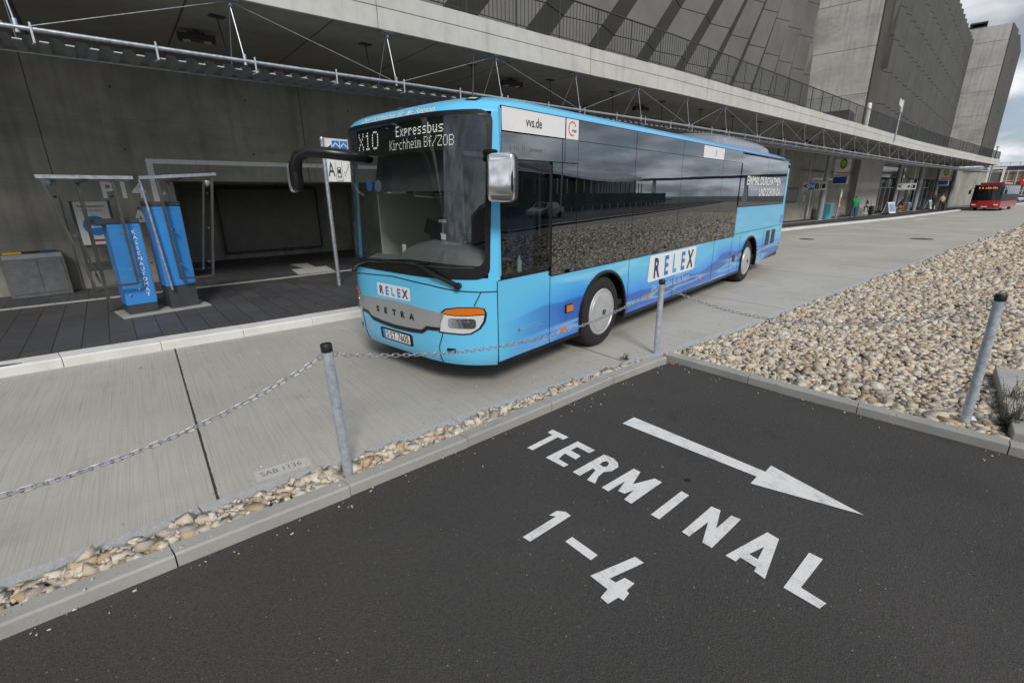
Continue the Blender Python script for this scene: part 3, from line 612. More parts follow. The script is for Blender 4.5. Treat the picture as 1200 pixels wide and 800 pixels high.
# ---- ceiling lamps under the deck
def ceiling_lamp(x, y, rz, lab):
    t_ = thing('ceiling_lamp', lab, 'ceiling lamp', (x, y, Z_SOF), rz, 'twin floodlamps under the deck')
    MB().cyl((0, 0, -.004), (0, 0, -.09), .02).box(-.05, .05, -.05, .05, -.012, -.004).build('stem', DGREY, t_, local=True)
    MB().box(-.28, .28, -.09, .09, -.20, -.09).box(-.31, -.28, -.1, .1, -.215, -.08).box(.28, .31, -.1, .1, -.215, -.08).box(-.14, .14, -.07, .07, -.085, -.05).build('housing', M('lamp_housing', (.035, .035, .037), .5), t_, bevel=.008, local=True)
    for sx in (-1, 1): MB().box(sx*.17-.06, sx*.17+.06, -.065, .065, -.208, -.2005).build('lens', M('lamp_lens', (.5, .5, .47), .2), t_, local=True)
    return t_
L0 = ceiling_lamp(3.75, 11.35, -.35, 'dark twin ceiling lamp over the ticket machine shelter')
dup(L0, (10.9, 9.6, Z_SOF), -.35, 'dark twin ceiling lamp above the front of the blue bus')
dup(L0, (17.2, 8.9, Z_SOF), -.35, 'dark twin ceiling lamp above the middle of the blue bus roof')
dup(L0, (26.5, 8.9, Z_SOF), -.35, 'dark twin ceiling lamp above the tail of the blue bus')
for xx in (36., 46.): dup(L0, (xx, E(xx)+2.6, Z_SOF), -.3, 'small far ceiling lamp under the deck beyond the bus tail')
# things standing on the deck
def sign_pole():
    t_ = thing('deck_sign_pole', 'slim steel pole with a small white arrow board leaning from the deck edge', 'sign pole', (44.0, E(44)-.05, 5.2))
    MB().cyl((44.0, E(44)-.05, 5.25), (44.0, E(44)-.05, 7.75), .05, n=10).build('pole', GALV, t_, smooth=50)
    MB().box(43.7, 44.35, E(44)-.12, E(44)-.02, 7.1, 7.85).build('camera_box', GALVL, t_, bevel=.02)
    b_ = MB().box(42.0, 43.7, E(44)-.09, E(44)-.05, 7.35, 7.72).build('arrow_board', WHITE, t_)
    MB().text('<', (42.25, E(44)-.093, 7.43), (1, 0, 0), (0, 0, 1), .3, bold=.03).text('H', (42.75, E(44)-.093, 7.43), (1, 0, 0), (0, 0, 1), .26).build('arrow', BLACK, b_)
sign_pole()
tag(MB().cyl((42.2, E(42)+1.3, 5.7), (42.2, E(42)+1.3, 7.6), .14, n=14).cyl((42.2, E(42)+1.3, 7.6), (42.2, E(42)+1.3, 7.68), .14, .09, n=14).build('deck_post', WHITE, smooth=40), 'white round post standing behind the deck railing by the concrete tower', 'post')
# ================================================================== the blue bus
BX, BY, YC, BW = 2.695, 3.182, 1.235, 2.47
def mat_livery():
    m = newmat('blue_livery'); t = NT(m); g_ = t.n('ShaderNodeTexCoord').outputs['Object']; s = t.n('ShaderNodeSeparateXYZ', {0: g_}); x, y, z = s.outputs
    lt, md, dk, pale = (.125, .55, .85), (.035, .30, .84), (.020, .115, .46), (.36, .72, .92)
    n1 = t.noise(t.n('ShaderNodeMapping', {'Vector': g_, 'Scale': (.34, .05, .5)}).outputs[0], 1.5, 2)
    n2 = t.noise(t.n('ShaderNodeMapping', {'Vector': g_, 'Scale': (.22, .05, 2.6)}).outputs[0], 2.1, 1)
    side = t.ramp(x, .72, 2.0)                                   # the sweep starts behind the cab
    w1 = t.math('ADD', z, t.math('MULTIPLY', t.math('SUBTRACT', n1, .5), .5))
    w1 = t.math('ADD', w1, t.math('MULTIPLY', t.math('SINE', t.math('MULTIPLY', x, .95)), -.07))
    c = t.mix(t.math('MULTIPLY', t.ramp(w1, 1.0, .74), side), lt, md)
    c = t.mix(t.math('MULTIPLY', t.math('MULTIPLY', t.ramp(w1, .74, .70), .95), side), c, dk)
    c = t.mix(t.math('MULTIPLY', t.math('MULTIPLY', t.ramp(w1, .50, .36), .8), side), c, (.03, .26, .84))
    st = t.math('MULTIPLY', t.ramp(n2, .52, .62), t.ramp(n2, .68, .63)); low = t.math('MULTIPLY', t.ramp(z, 1.75, 1.0), side)
    c = t.mix(t.math('MULTIPLY', t.math('MULTIPLY', st, .55), low), c, pale)
    up = t.math('MULTIPLY', t.ramp(z, 2.60, 2.75), t.ramp(x, 1.5, 9.)); c = t.mix(t.math('MULTIPLY', up, .75), c, (.085, .30, .78))
    dust = t.math('MULTIPLY', t.math('MULTIPLY', t.ramp(z, .75, .32), t.ramp(t.noise(g_, 3.5, 6, .65), .35, .7)), .20); c = t.mix(dust, c, (.30, .30, .28))
    t.pbr(c, .28, 0, None, .5, .45); return m
LIV = mat_livery()
WSG = glass('windscreen_glass', (.80, .85, .82), 1.85); SWG = glass('tinted_window_glass', (.22, .24, .24), 3.2, ripple=.015); CABG = glass('cab_window_glass', (.52, .58, .56), 1.8, ripple=.03)
BLK = M('bus_black_trim', (.010, .010, .011), .30); RUB = M('tyre_rubber', (.022, .021, .02), .85, var=.3, scale=20, bump=.3, bscale=90)
SILV = M('silver_grille', (.46, .47, .49), .38, .55, var=.05); CHR = M('chrome', (.78, .79, .80), .06, 1., var=.02); CAPM = M('hub_silver', (.60, .61, .62), .40, .55, var=.08, scale=9)
AMB = M('amber_lens', (.75, .17, .008), .12, var=.08, coat=.6); REDL = M('red_lens', (.5, .015, .01), .15, coat=.5); WSTK = M('white_sticker', (.80, .79, .78), .4, var=.03)
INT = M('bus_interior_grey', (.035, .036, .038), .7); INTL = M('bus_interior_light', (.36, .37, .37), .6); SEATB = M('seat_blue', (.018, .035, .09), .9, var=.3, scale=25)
NAVY = M('navy_ink', (.012, .055, .13), .5); MIDB = M('mid_blue_ink', (.02, .22, .56), .5); SKYB = M('sky_blue_ink', (.035, .40, .74), .5); ORG = M('orange_red_ink', (.72, .13, .045), .5); INK = M('black_ink', (.012, .012, .014), .5)
LED = M('led_white', (.8, .8, .75), .5, emit=(1, .97, .90), es=.42, var=0); FAINT = M('faint_grey_lettering', (.22, .24, .26), .5)
bus = thing('city_bus', 'light blue express bus with dark windows stopped in the lane, front towards the walkway', 'bus', (BX, BY, 0))
def BP(x, y, z): return (BX+x, BY+y, z)
def c0(y): return .285+.39*min(1., abs(y-YC)/YC)**4.4
def dX(z): return interp(z, [.30, .36, .45, .6, .9, 1.1, 1.22, 2.0, 2.5, 2.76], [.055, .02, .004, 0, 0, .003, .01, .055, .085, .105])
def FX(y, z): return c0(y)+dX(z)
def FP(y, z, off=0.):                # a point on the front shell pushed outwards by off
    e = .01; tx = (FX(y+e, z)-FX(y-e, z))/(2*e); tz = (FX(y, z+e)-FX(y, z-e))/(2*e); n = V3((-1, tx, tz)).normalized()
    return BP(FX(y, z)+n.x*off, y+n.y*off, z+n.z*off)
def ysamp(a, b, n=40): 
    return [YC+(1 if q >= 0 else -1)*YC*abs(q)**.62 if False else a+(b-a)*(i/n) for i, q in enumerate([0]*(n+1))]
YS = sorted(set([0, .004, .012, .022, .034, .048, .06]+[.06+(2.35)*i/36 for i in range(37)]+[2.41, 2.422, 2.436, 2.448, 2.458, 2.466, 2.47]))
# wheel arches in the flat side
HF, HR = (2.75, .47), (9.17, .48)
def arc(cx, cz, r, flat=.32):
    a0 = math.asin(max(-1, min(1, (flat-cz)/r))); return [(cx+r*math.cos(a), cz+r*math.sin(a)*.98) for a in [math.pi-a0-(math.pi-2*a0)*i/18 for i in range(19)]]
def side_outline(x0, x1, zt, zb0=.32):
    P = [(x0, zb0)]
    for h in (HF, HR):
        if x0 < h[0] < x1: P += arc(h[0], h[1], .575, zb0)
    return P
body = MB()
low = [(.67, .32)]+arc(HF[0], HF[1], .575)+arc(HR[0]+.05, HR[1], .575)+[(9.9, .34), (12.02, .50), (12.06, 1.16), (11.98, 1.72), (7.97, 1.72), (7.97, 1.13), (1.55, 1.13), (1.55, 1.20), (.685, 1.20), (.67, 1.19)]
for yy in (0., BW): body.add([BP(a, yy, b) for a, b in low], [tuple(range(len(low)))])
rows = [.30, .33, .37, .45, .55, .7, .9, 1.05, 1.15, 1.225]
body.grid(lambda u, v: FP(u, v), YS, rows)
for a, b in ((0, .06), (2.41, 2.47)): body.grid(lambda u, v: FP(u, v), [q for q in YS if a-1e-6 <= q <= b+1e-6], [1.225, 1.5, 1.9, 2.3, 2.6, 2.745])
# cap above the windscreen sweeping into the roof
def roof_sec(y): t_ = min(1., abs(y-YC)/YC); return 2.79+.145*math.sqrt(max(0., 1-t_**7))
def cap(u, v):
    p0 = V3((FX(u, 2.745), u, 2.745)); p2 = V3((1.25, u, roof_sec(u))); q = min(1., abs(u-YC)/YC)
    p1 = V3((c0(u)+.15, u, max(2.76, roof_sec(u)+.01*(1-q)))); p = p0*(1-v)**2+p1*2*v*(1-v)+p2*v*v
    return BP(*p)
body.grid(cap, YS, [0, .08, .16, .26, .38, .5, .62, .75, .88, 1.])
RY = [0, .004, .012, .03, .06, .1, .16, .25, .4, .7]; RY = RY+[YC]+[BW-q for q in RY[::-1]]
rx = [1.25, 3, 5, 7, 9, 10.8, 11.5, 11.75, 11.86, 11.9]
def rfx(x): return interp(x, [1, 10.8, 11.5, 11.75, 11.86, 11.9], [0, -.01, -.035, -.06, -.10, -.15])
body.grid(lambda u, v: BP(v, u, roof_sec(u)+rfx(v)), RY, rx)
for yy in (0., BW): body.add([BP(.77, yy, 2.745), BP(1.25, yy, 2.79), BP(11.9, yy, 2.72), BP(11.93, yy, 2.60), BP(.78, yy, 2.745)], [(0, 1, 2, 3)])
body.add([BP(11.9, 0, 2.64), BP(11.97, 0, 1.7), BP(12.06, 0, 1.16), BP(12.02, 0, .5), BP(11.9, BW, 2.64), BP(11.97, BW, 1.7), BP(12.06, BW, 1.16), BP(12.02, BW, .5)], [(0, 1, 5, 4), (1, 2, 6, 5), (2, 3, 7, 6)])
for yy in (0, BW): body.add([BP(11.70, yy, 2.72), BP(11.92, yy, 2.66), BP(11.98, yy, 1.72), BP(11.70, yy, 1.72)], [(0, 1, 2, 3)])
body.add([BP(FX(0, z_), 0, z_) for z_ in (1.19, 1.6, 2.0, 2.4, 2.745)]+[BP(.745, 0, z_) for z_ in (1.19, 1.6, 2.0, 2.4, 2.80)], [(i, i+1, 5+i+1, 5+i) for i in range(4)])
bd = body.build('body', LIV, bus, smooth=32)
# black underside, wheel wells, sill line
und = MB(); und.box(*[BX+.8, BX+12.0], *[BY+.03, BY+BW-.03], .36, .50)
for h in (HF, (HR[0]+.05, HR[1])):
    for ya, yb in ((.012, .6), (BW-.6, BW-.012)):
        A = arc(h[0], h[1], .585); und.add([BP(a, ya, b) for a, b in A]+[BP(a, yb, b) for a, b in A], [(i, i+1, 19+i+1, 19+i) for i in range(18)]+[tuple(range(19, 38))])
und.build('underbody', BLK, bus)
for h in (HF, (HR[0]+.05, HR[1])):
    for yy in (-.012, BW+.012): MB().tube([BP(a, yy, b) for a, b in arc(h[0], h[1], .578)], .022, 6).build('wheel_arch_trim', BLK, bus, smooth=50)
sk = MB(); sk.beam(BP(.67, .004, .315), BP(2.18, .004, .315), .02, .05).beam(BP(3.32, .004, .315), BP(8.62, .004, .315), .02, .05); sk.build('sill_strip', BLK, bus)
# side glazing: panes stand between dark pillars
def pane(x0, x1, z0, z1, name, mat, y=0., parent=bus):
    e = .009 if y == 0 else -.009
    pts = [BP(x0, y-e, z0), BP(x1, y-e, z0), BP(x1, y-e, z1), BP(x0, y-e, z1)]
    if y: pts = pts[::-1]
    return MB().poly(pts).build(name, mat, parent)
bandm = MB()
for (x0, x1, z0, z1) in ((1.545, 7.985, 1.125, 1.16), (1.545, 7.985, 2.555, 2.60), (7.96, 11.75, 1.715, 1.75), (.765, 11.8, 2.775, 2.795)): 
    for y in (0, BW): bandm.box(BX+x0, BX+x1, BY+y-.005, BY+y+.02 if y == 0 else BY+y+.005, z0, z1)
for xx in (1.55, 2.03, 3.40, 4.95, 6.82, 7.93, 9.85, 11.72): 
    for y in (0, BW): bandm.box(BX+xx-.035, BX+xx+.035, BY+y-.004, BY+y+.06, (1.14 if xx < 7.9 else 1.73), 2.78)
bandm.box(BX+.735, BX+.75, BY-.0045, BY+.05, 1.2, 2.35); bandm.box(BX+.72, BX+1.55, BY-.0045, BY+.03, 2.315, 2.36); bandm.box(BX+.72, BX+1.55, BY-.0045, BY+.03, 1.195, 1.24); bandm.box(BX+1.50, BX+1.56, BY-.0045, BY+.05, 1.2, 2.35)
bandm.build('window_frame', BLK, bus)
DARKP = glass('dark_upper_panel', (.02, .02, .02), 3.1, solid=.95, ripple=.015)
for (x0, x1) in ((1.56, 2.025), (2.036, 3.395), (3.406, 4.945), (4.956, 6.815), (6.826, 7.97)):
    pane(x0, x1, 1.135, 2.572 if x0 > 1.6 else 2.335, 'side_window', SWG); pane(x0, x1, 1.135, 2.572, 'side_window', SWG, BW)
for (x0, x1) in ((2.036, 3.395), (3.406, 4.945), (4.956, 6.815), (6.826, 7.87)): pane(x0, x1, 2.58, 2.785, 'upper_panel', DARKP)
pane(.755, 1.77, 2.345, 2.572, 'upper_panel', DARKP); pane(1.78, 2.03, 2.345, 2.785, 'upper_panel', DARKP)
for (x0, x1) in ((7.88, 9.845), (9.856, 11.70)): pane(x0, x1, 1.735, 2.745, 'rear_side_window', SWG); pane(x0, x1, 1.735, 2.745, 'rear_side_window', SWG, BW)
cabw = pane(.745, 1.515, 1.225, 2.33, 'cab_window', CABG)
bt = MB(); bt.lathe([(0, 0), (.028, 0), (.028, .12), (.012, .15), (.012, .17), (0, .17)], BP(1.08, .06, 1.23), n=10); bt.build('water_bottle', M('clear_blue_plastic', (.35, .55, .62), .2), bus, smooth=50)
# far side doors: clear glass leaves
for (x0, x1) in ((.75, 1.3), (1.32, 1.9), (5.0, 5.6), (5.62, 6.2)): pass
# step line: black wave where the window band meets the tail panel
MB().prism([BP(6.9, -.008, 1.13), BP(7.97, -.008, 1.13), BP(7.97, -.008, 1.33), BP(7.72, -.008, 1.27), BP(7.35, -.008, 1.19)], (0, .004, 0)).build('band_wave', BLK, bus)
# panel seams on the side
for xx, z0, z1 in ((.672, .33, 1.19), (1.545, .33, 1.13), (3.41, .34, 1.12), (5.0, .34, 1.12), (6.83, .36, 1.12), (7.9, .38, 1.7), (8.45, .38, 1.12), (10.3, .42, 1.17)): MB().box(BX+xx-.004, BX+xx+.004, BY-.0025, BY+.002, z0, z1).build('panel_seam', INK, bus)
MB().box(BX+7.98, BX+12.03, BY-.0027, BY+.002, 1.165, 1.175).build('panel_seam', INK, bus)
# front seams
def fline(pts, w=.012, off=.004, sub=12):
    m_ = MB(); Q = []
    for (a, b) in zip(pts[:-1], pts[1:]):
        for i in range(sub): Q.append((a[0]+(b[0]-a[0])*i/sub, a[1]+(b[1]-a[1])*i/sub))
    Q.append(pts[-1]); m_.tube([FP(y, z, 0) for y, z in Q], w/2, 6); return m_
fs_ = fline([(.005, 1.09), (.10, 1.09), (.28, 1.10), (.61, 1.14), (1.235, 1.17), (1.86, 1.14), (2.19, 1.10), (2.46, 1.09)])
for s in (0, 1):
    mm = (lambda y: y) if s == 0 else (lambda y: BW-y)
    q = fline([(mm(.11), 1.085), (mm(.16), .95)]); fs_.add(q.v, q.f); q = fline([(mm(.47), .64), (mm(.525), .5), (mm(.53), .31)]); fs_.add(q.v, q.f)
fs_.build('front_seams', INK, bus, smooth=60)
def fpatch(name, loops, mats, off, parent=bus, thick=0., ny=.06, nz=.12):
    """an outline drawn on the front shell, subdivided so that it follows the curve"""
    bm = bmesh.new(); pts = [p for lo in loops for p in lo]
    vs = [bm.verts.new((a, b, 0)) for a, b in pts]; tri = tessellate_polygon([[V3((a, b, 0)) for a, b in lo] for lo in loops])
    for t_ in tri:
        a, b, c = [vs[i] for i in t_]
        try:
            f = bm.faces.new((a, b, c)); 
            if f.normal.z < 0 or (b.co-a.co).cross(c.co-a.co).z < 0: f.normal_flip()
        except ValueError: pass
    ys = [p[0] for p in pts]; zs = [p[1] for p in pts]
    for ax, lo, hi, st in ((0, min(ys), max(ys), ny), (1, min(zs), max(zs), nz)):
        k = lo+st
        while k < hi-1e-4:
            bmesh.ops.bisect_plane(bm, geom=bm.verts[:]+bm.edges[:]+bm.faces[:], plane_co=(k, 0, 0) if ax == 0 else (0, k, 0), plane_no=(1, 0, 0) if ax == 0 else (0, 1, 0)); k += st
    bm.verts.ensure_lookup_table(); bm.verts.index_update()
    m_ = MB(); m_.add([FP(v.co.x, v.co.y, off) for v in bm.verts], [tuple(reversed([v.index for v in f.verts])) for f in bm.faces])
    if thick:
        n0 = len(m_.v); be = [e for e in bm.edges if len(e.link_faces) == 1]
        m_.add([FP(v.co.x, v.co.y, off-thick) for v in bm.verts], []); m_.f += [(e.verts[0].index, e.verts[1].index, n0+e.verts[1].index, n0+e.verts[0].index) for e in be]; m_.m += [0]*len(be)
    bm.free(); return m_.build(name, mats, parent, smooth=40)
def rrect(y0, y1, z0, z1, r, n=6):
    P = []
    for cy_, cz_, a0 in ((y1-r, z1-r, 0), (y0+r, z1-r, 90), (y0+r, z0+r, 180), (y1-r, z0+r, 270)): P += [(cy_+r*math.cos(math.radians(a0+90*i/n)), cz_+r*math.sin(math.radians(a0+90*i/n))) for i in range(n+1)]
    return P
def mir(P): return [(BW-a, b) for a, b in P]
fpatch('windscreen', [rrect(.058, 2.412, 1.222, 2.752, .10)], WSG, .004, nz=.15)
fpatch('windscreen_frame', [rrect(.05, 2.42, 1.215, 2.76, .10), rrect(.085, 2.385, 1.33, 2.72, .09)], BLK, .007)
fpatch('windscreen_frame', [[(.085, 1.335), (2.385, 1.335), (2.385, 1.36), (1.9, 1.34), (1.4, 1.345), (.9, 1.38), (.55, 1.375), (.085, 1.345)]], BLK, .0068)
# filler of cap below the frame corners
# grille band, lamps, plate
band = [(.44, .86), (.8, .885), (1.235, .90), (1.67, .885), (2.03, .86), (1.98, .71), (1.80, .705), (1.72, .655), (1.5, .63), (1.235, .62), (.97, .63), (.76, .645), (.68, .70), (.50, .705)]
fpatch('grille_panel', [band], SILV, .010, thick=.012)
fpatch('grille_slot', [[(.50, .70), (.69, .695), (.77, .64), (.97, .625), (1.235, .615), (1.5, .625), (1.70, .64), (1.78, .695), (1.97, .70), (1.95, .665), (1.80, .655), (1.71, .60), (1.5, .58), (1.235, .57), (.97, .58), (.76, .60), (.67, .655), (.52, .665)]], BLK, .006)
HL = [(.475, .865), (.43, .905), (.30, .93), (.15, .935), (.09, .92), (.075, .87), (.085, .79), (.12, .715), (.19, .66), (.26, .65), (.51, .655)]
HLC = M('headlamp_reflector', (.88, .89, .90), .22, .25, var=.05, scale=30); HLG = glass('lamp_cover', (.93, .94, .95), 1.5)
for s in (0, 1):
    mm = (lambda P: P) if s == 0 else mir
    hl = fpatch('headlight', [mm([(.486, .868), (.433, .911), (.30, .935), (.147, .94), (.086, .923), (.070, .87), (.080, .785), (.115, .71), (.188, .654), (.26, .643), (.522, .648)])], BLK, .004)
    fpatch('indicator', [mm([(.462, .862), (.42, .90), (.30, .925), (.15, .93), (.095, .917), (.083, .868), (.2, .855), (.33, .852)])], AMB, .0125, hl, thick=.008)
    fpatch('reflector', [mm([(.47, .85), (.33, .842), (.2, .845), (.088, .855), (.098, .79), (.13, .72), (.195, .668), (.26, .66), (.50, .665)])], HLC, .0085, hl)
    fpatch('lamp_unit', [mm(rrect(.15, .40, .715, .82, .03))], M('lamp_inner', (.80, .81, .83), .10, 1., var=.2, scale=60), .014, hl, thick=.006)
    for yy, zz, r in ((.335, .765, .042), (.225, .77, .042)):
        q = [(yy+r*math.cos(a), zz+r*math.sin(a)) for a in [i*math.pi/8 for i in range(16)]]; q2 = [(yy+r*.55*math.cos(a), zz+r*.55*math.sin(a)) for a in [i*math.pi/8 for i in range(16)]]
        fpatch('bulb_ring', [mm(q), mm(q2)], CHR, .018, hl)
    fpatch('lens', [mm([(.485, .853), (.2, .848), (.08, .86), (.092, .79), (.125, .712), (.19, .66), (.26, .652), (.515, .657)])], HLG, .020, hl)
    fpatch('fog_lamp_recess', [mm(rrect(.335, .435, .445, .49, .015))], BLK, .004)
def front_text(name, s_, yc, z, size, mat, bold=0., wide=1., spacing=1., align='C', off=.005, parent=bus, slope=0.):
    m_ = MB(); m_.text(s_, 0, 0, 0, size, 0, align, bold, wide, spacing, fn=lambda u, v: FP(yc-u, z+v+slope*u, off)); return m_.build(name, mat, parent)
fpatch('route_plate', [rrect(.925, 1.545, .925, 1.072, .02)], WSTK, .004)
for ch, yy, mt_ in (('R', 1.455, NAVY), ('E', 1.345, MIDB), ('L', 1.235, SKYB), ('E', 1.125, MIDB), ('X', 1.015, NAVY)): front_text('route_letter', ch, yy, .952, .130, mt_, bold=.035, off=.0065)
for ch, yy in (('S', 1.56), ('E', 1.40), ('T', 1.235), ('R', 1.075), ('A', .915)): front_text('maker_letter', ch, yy, .730, .092, BLK, bold=.05, wide=1.15, off=.014)
pl = fpatch('number_plate', [rrect(.975, 1.515, .418, .535, .012)], BLK, .008, thick=.01)
fpatch('plate_field', [rrect(.985, 1.505, .426, .527, .010)], WSTK, .0095, pl); fpatch('plate_band', [rrect(1.455, 1.503, .428, .525, .008)], MIDB, .0105, pl)
fpatch('plate_recess', [rrect(.94, 1.56, .405, .548, .03)], INK, .003)
front_text('plate_lettering', 'S\u00b7ST 7605', 1.222, .441, .112, INK, bold=.016, wide=.95, off=.0108, parent=pl)
front_text('cap_lettering', 'Der Expressbus f\u00fcr die Region', 1.22, 2.785, .085, WSTK, wide=.9, off=-.03)
bpy.data.objects.remove([o for o in bus.children if o.name.startswith('cap_lettering')][0])
def on_cap(u, v): p = V3(cap(u, v)); q = V3(cap(u, v+.02))-p; r_ = V3(cap(u+.01, v))-p; n_ = r_.cross(q).normalized(); n_ = n_ if n_.x < 0 else -n_; return p+n_*.004
m_ = MB(); m_.text('Der Expressbus f\u00fcr die Region', 0, 0, 0, .098, 0, 'C', .006, .98, fn=lambda u, v: on_cap(1.12-u, .05+v*2.1)); m_.build('cap_lettering', WSTK, bus)
for yy in (.26, 1.235, 2.21):
    m_ = MB(); m_.add([on_cap(yy+a, .42+b)+V3((-.004, 0, .004)) for a, b in ((-.05, -.07), (.05, -.07), (.05, .07), (-.05, .07))], [(3, 2, 1, 0)]); ml = m_.build('marker_lamp', BLK, bus)
    m_ = MB(); m_.add([on_cap(yy+a, .42+b)+V3((-.007, 0, .007)) for a, b in ((-.035, -.03), (.035, -.03), (.035, .03), (-.035, .03))], [(3, 2, 1, 0)]); m_.build('marker_lens', WSTK, ml)
for yy, zz, mt_ in ((1.60, 2.13, M('blue_round_sticker', (.02, .07, .19), .5)), (1.43, 2.12, M('grey_round_sticker', (.06, .09, .15), .5))):
    fpatch('round_sticker', [[(yy+.062*math.cos(i*math.pi/12), zz+.062*math.sin(i*math.pi/12)) for i in range(24)]], mt_, .0055)
for yy in (1.80, 1.73): fpatch('round_sticker', [[(yy+.033*math.cos(i*math.pi/8), .505+.038*math.sin(i*math.pi/8)) for i in range(16)]], M('lilac_sticker', (.42, .42, .62), .5), .004)
# wipers
def wiper(pts, blade):
    m_ = MB(); m_.tube([FP(y, z, o) for y, z, o in pts], [.028, .022, .016, .010][:len(pts)], 8); m_.tube([FP(y, z, .022) for y, z in blade], .014, 6); m_.cyl(FP(pts[0][0], pts[0][1], -.01), FP(pts[0][0], pts[0][1], .055), .035, n=12); return m_.build('wiper', BLK, bus, smooth=50)
wiper([(.285, 1.155, .03), (.50, 1.25, .05), (.74, 1.345, .045), (.90, 1.37, .035)], [(.6+.1*i, 1.36-.004*i) for i in range(8)])
wiper([(2.18, 1.155, .03), (1.9, 1.25, .05), (1.6, 1.32, .045), (1.4, 1.34, .035)], [(2.2-.1*i, 1.27+.006*i) for i in range(10)])
# mirrors
mr = MB(); pth = [(.52, 2.30, 2.40), (.40, 2.26, 2.40), (.16, 2.12, 2.42), (-.02, 2.03, 2.45), (-.15, 1.97, 2.455), (-.21, 1.96, 2.40), (-.225, 1.97, 2.30)]
pth = [(.50, 1.80, 2.42), (.34, 1.70, 2.43), (.16, 1.72, 2.44), (0, 1.86, 2.465), (-.12, 1.97, 2.475), (-.2, 2.06, 2.43), (-.22, 2.10, 2.33), (-.22, 2.11, 2.20)]
mr.tube([BP(*p) for p in pth], [.055, .058, .06, .06, .058, .062, .07, .055], 10); arm = mr.build('mirror_arm', BLK, bus, smooth=60)
def shell(cx, cy, cz, rx_, ry_, rz_, rz, tilt=0, e=.55, n=14):
    m_ = MB(); vs = []; 
    def sp_(a, p): c = math.cos(a); return math.copysign(abs(c)**p, c)
    def ss(a, p): c = math.sin(a); return math.copysign(abs(c)**p, c)
    R = Matrix.Rotation(rz, 3, 'Z') @ Matrix.Rotation(tilt, 3, 'Y')
    vs = []
    for i in range(n+1):
        la = -math.pi/2+math.pi*i/n
        for j in range(2*n): lo = math.pi*j/n; vs.append(V3(BP(cx, cy, cz))+R @ V3((rx_*sp_(la, e)*sp_(lo, e), ry_*sp_(la, e)*ss(lo, e), rz_*ss(la, e))))
    m_.add(vs, [(i*2*n+j, i*2*n+(j+1) % (2*n), (i+1)*2*n+(j+1) % (2*n), (i+1)*2*n+j) for i in range(n) for j in range(2*n)]); return m_
shell(-.22, 2.11, 2.235, .055, .06, .16, .3).build('mirror_housing', BLK, arm, smooth=60)
shell(-.235, 2.168, 2.215, .045, .040, .15, .3).build('mirror_cover', M('mirror_shell_silver', (.55, .57, .60), .2, .8), arm, smooth=60)
ma = MB(); ma.tube([BP(.66, .06, 2.36), BP(.50, -.06, 2.37), BP(.47, -.2, 2.36)], [.035, .035, .03], 8); am2 = ma.build('mirror_arm', BLK, bus, smooth=50)
shell(.535, -.235, 2.155, .06, .125, .207, .42, e=.32).build('mirror_housing', BLK, am2, smooth=60)
shell(.475, -.262, 2.155, .05, .122, .203, .42, e=.28).build('mirror_cover', CHR, am2, smooth=60)
# wheels
def wheel(cx, cz, y, s):
    w = thing('wheel', None, None, (0, 0, 0)); w.parent = bus; ax = (0, s, 0); o = BP(cx, y, cz)
    ty = [(.29, -.30), (.47, -.29), (.485, -.25), (.485, -.06), (.478, -.03), (.455, -.005), (.40, .012), (.33, .012), (.305, .0)]
    MB().lathe(ty, o, ax, 40).build('tyre', RUB, w, smooth=40)
    cap_ = [(.315, -.02), (.318, .008), (.305, .018), (.285, .018), (.278, .010), (.268, .010), (.262, .022), (.20, .036), (.10, .044), (.0, .046)]
    cp = MB().lathe(cap_, o, ax, 48).build('hub_cap', CAPM, w, smooth=30)
    m_ = MB(); m_.lathe([(.036, .044), (.036, .054), (.028, .054), (.028, .046)], o, ax, 16); m_.box(o[0]-.004, o[0]+.004, o[1]+s*.044-.004, o[1]+s*.044+.006, o[2]-.026, o[2]+.026); m_.box(o[0]-.026, o[0]+.026, o[1]+s*.044-.004, o[1]+s*.044+.006, o[2]-.003, o[2]+.003); m_.build('hub_badge', INK, cp)
    return w
for cx_, cz_ in (HF, (HR[0], HR[1])):
    wheel(cx_, .485, .03, -1); wheel(cx_, .485, BW-.03, 1)
# side lamps and reflectors
for xx, zz, w_, h_ in ((1.82, .45, .10, .05), (4.10, .47, .09, .05), (6.22, .48, .09, .05), (8.61, .68, .07, .05), (10.38, .70, .05, .045), (11.42, .70, .05, .045)):
    MB().box(BX+xx-w_/2, BX+xx+w_/2, BY-.014, BY+.004, zz-h_/2, zz+h_/2).build('side_marker', AMB, bus, bevel=.004)
q = MB().box(BX+1.85, BX+2.0, BY-.02, BY+.004, .64, .74).build('side_repeater', BLK, bus, bevel=.006); MB().box(BX+1.86, BX+1.99, BY-.026, BY-.0195, .65, .73).build('repeater_lens', REDL if False else AMB, q, bevel=.004)
MB().box(BX+8.06, BX+8.22, BY-.008, BY+.004, .58, .72).build('fuel_flap', BLK, bus, bevel=.005)
for x0 in (10.53, 11.05):
    v_ = MB().box(BX+x0, BX+x0+.33, BY-.006, BY+.004, .73, 1.09).build('vent', BLK, bus); s_ = MB()
    for i in range(9): s_.obox(V3(BP(x0+.02, -.010, .75+i*.038)), (.29, 0, 0), (0, .004, .006), (0, -.006, .014))
    s_.build('vent_slats', M('vent_slat', (.05, .08, .12), .5), v_)
MB().box(BX+11.72, BX+11.96, BY-.004, BY+.01, 1.22, 1.42).build('service_flap', M('flap_blue', (.04, .26, .72), .3, coat=.5), bus)
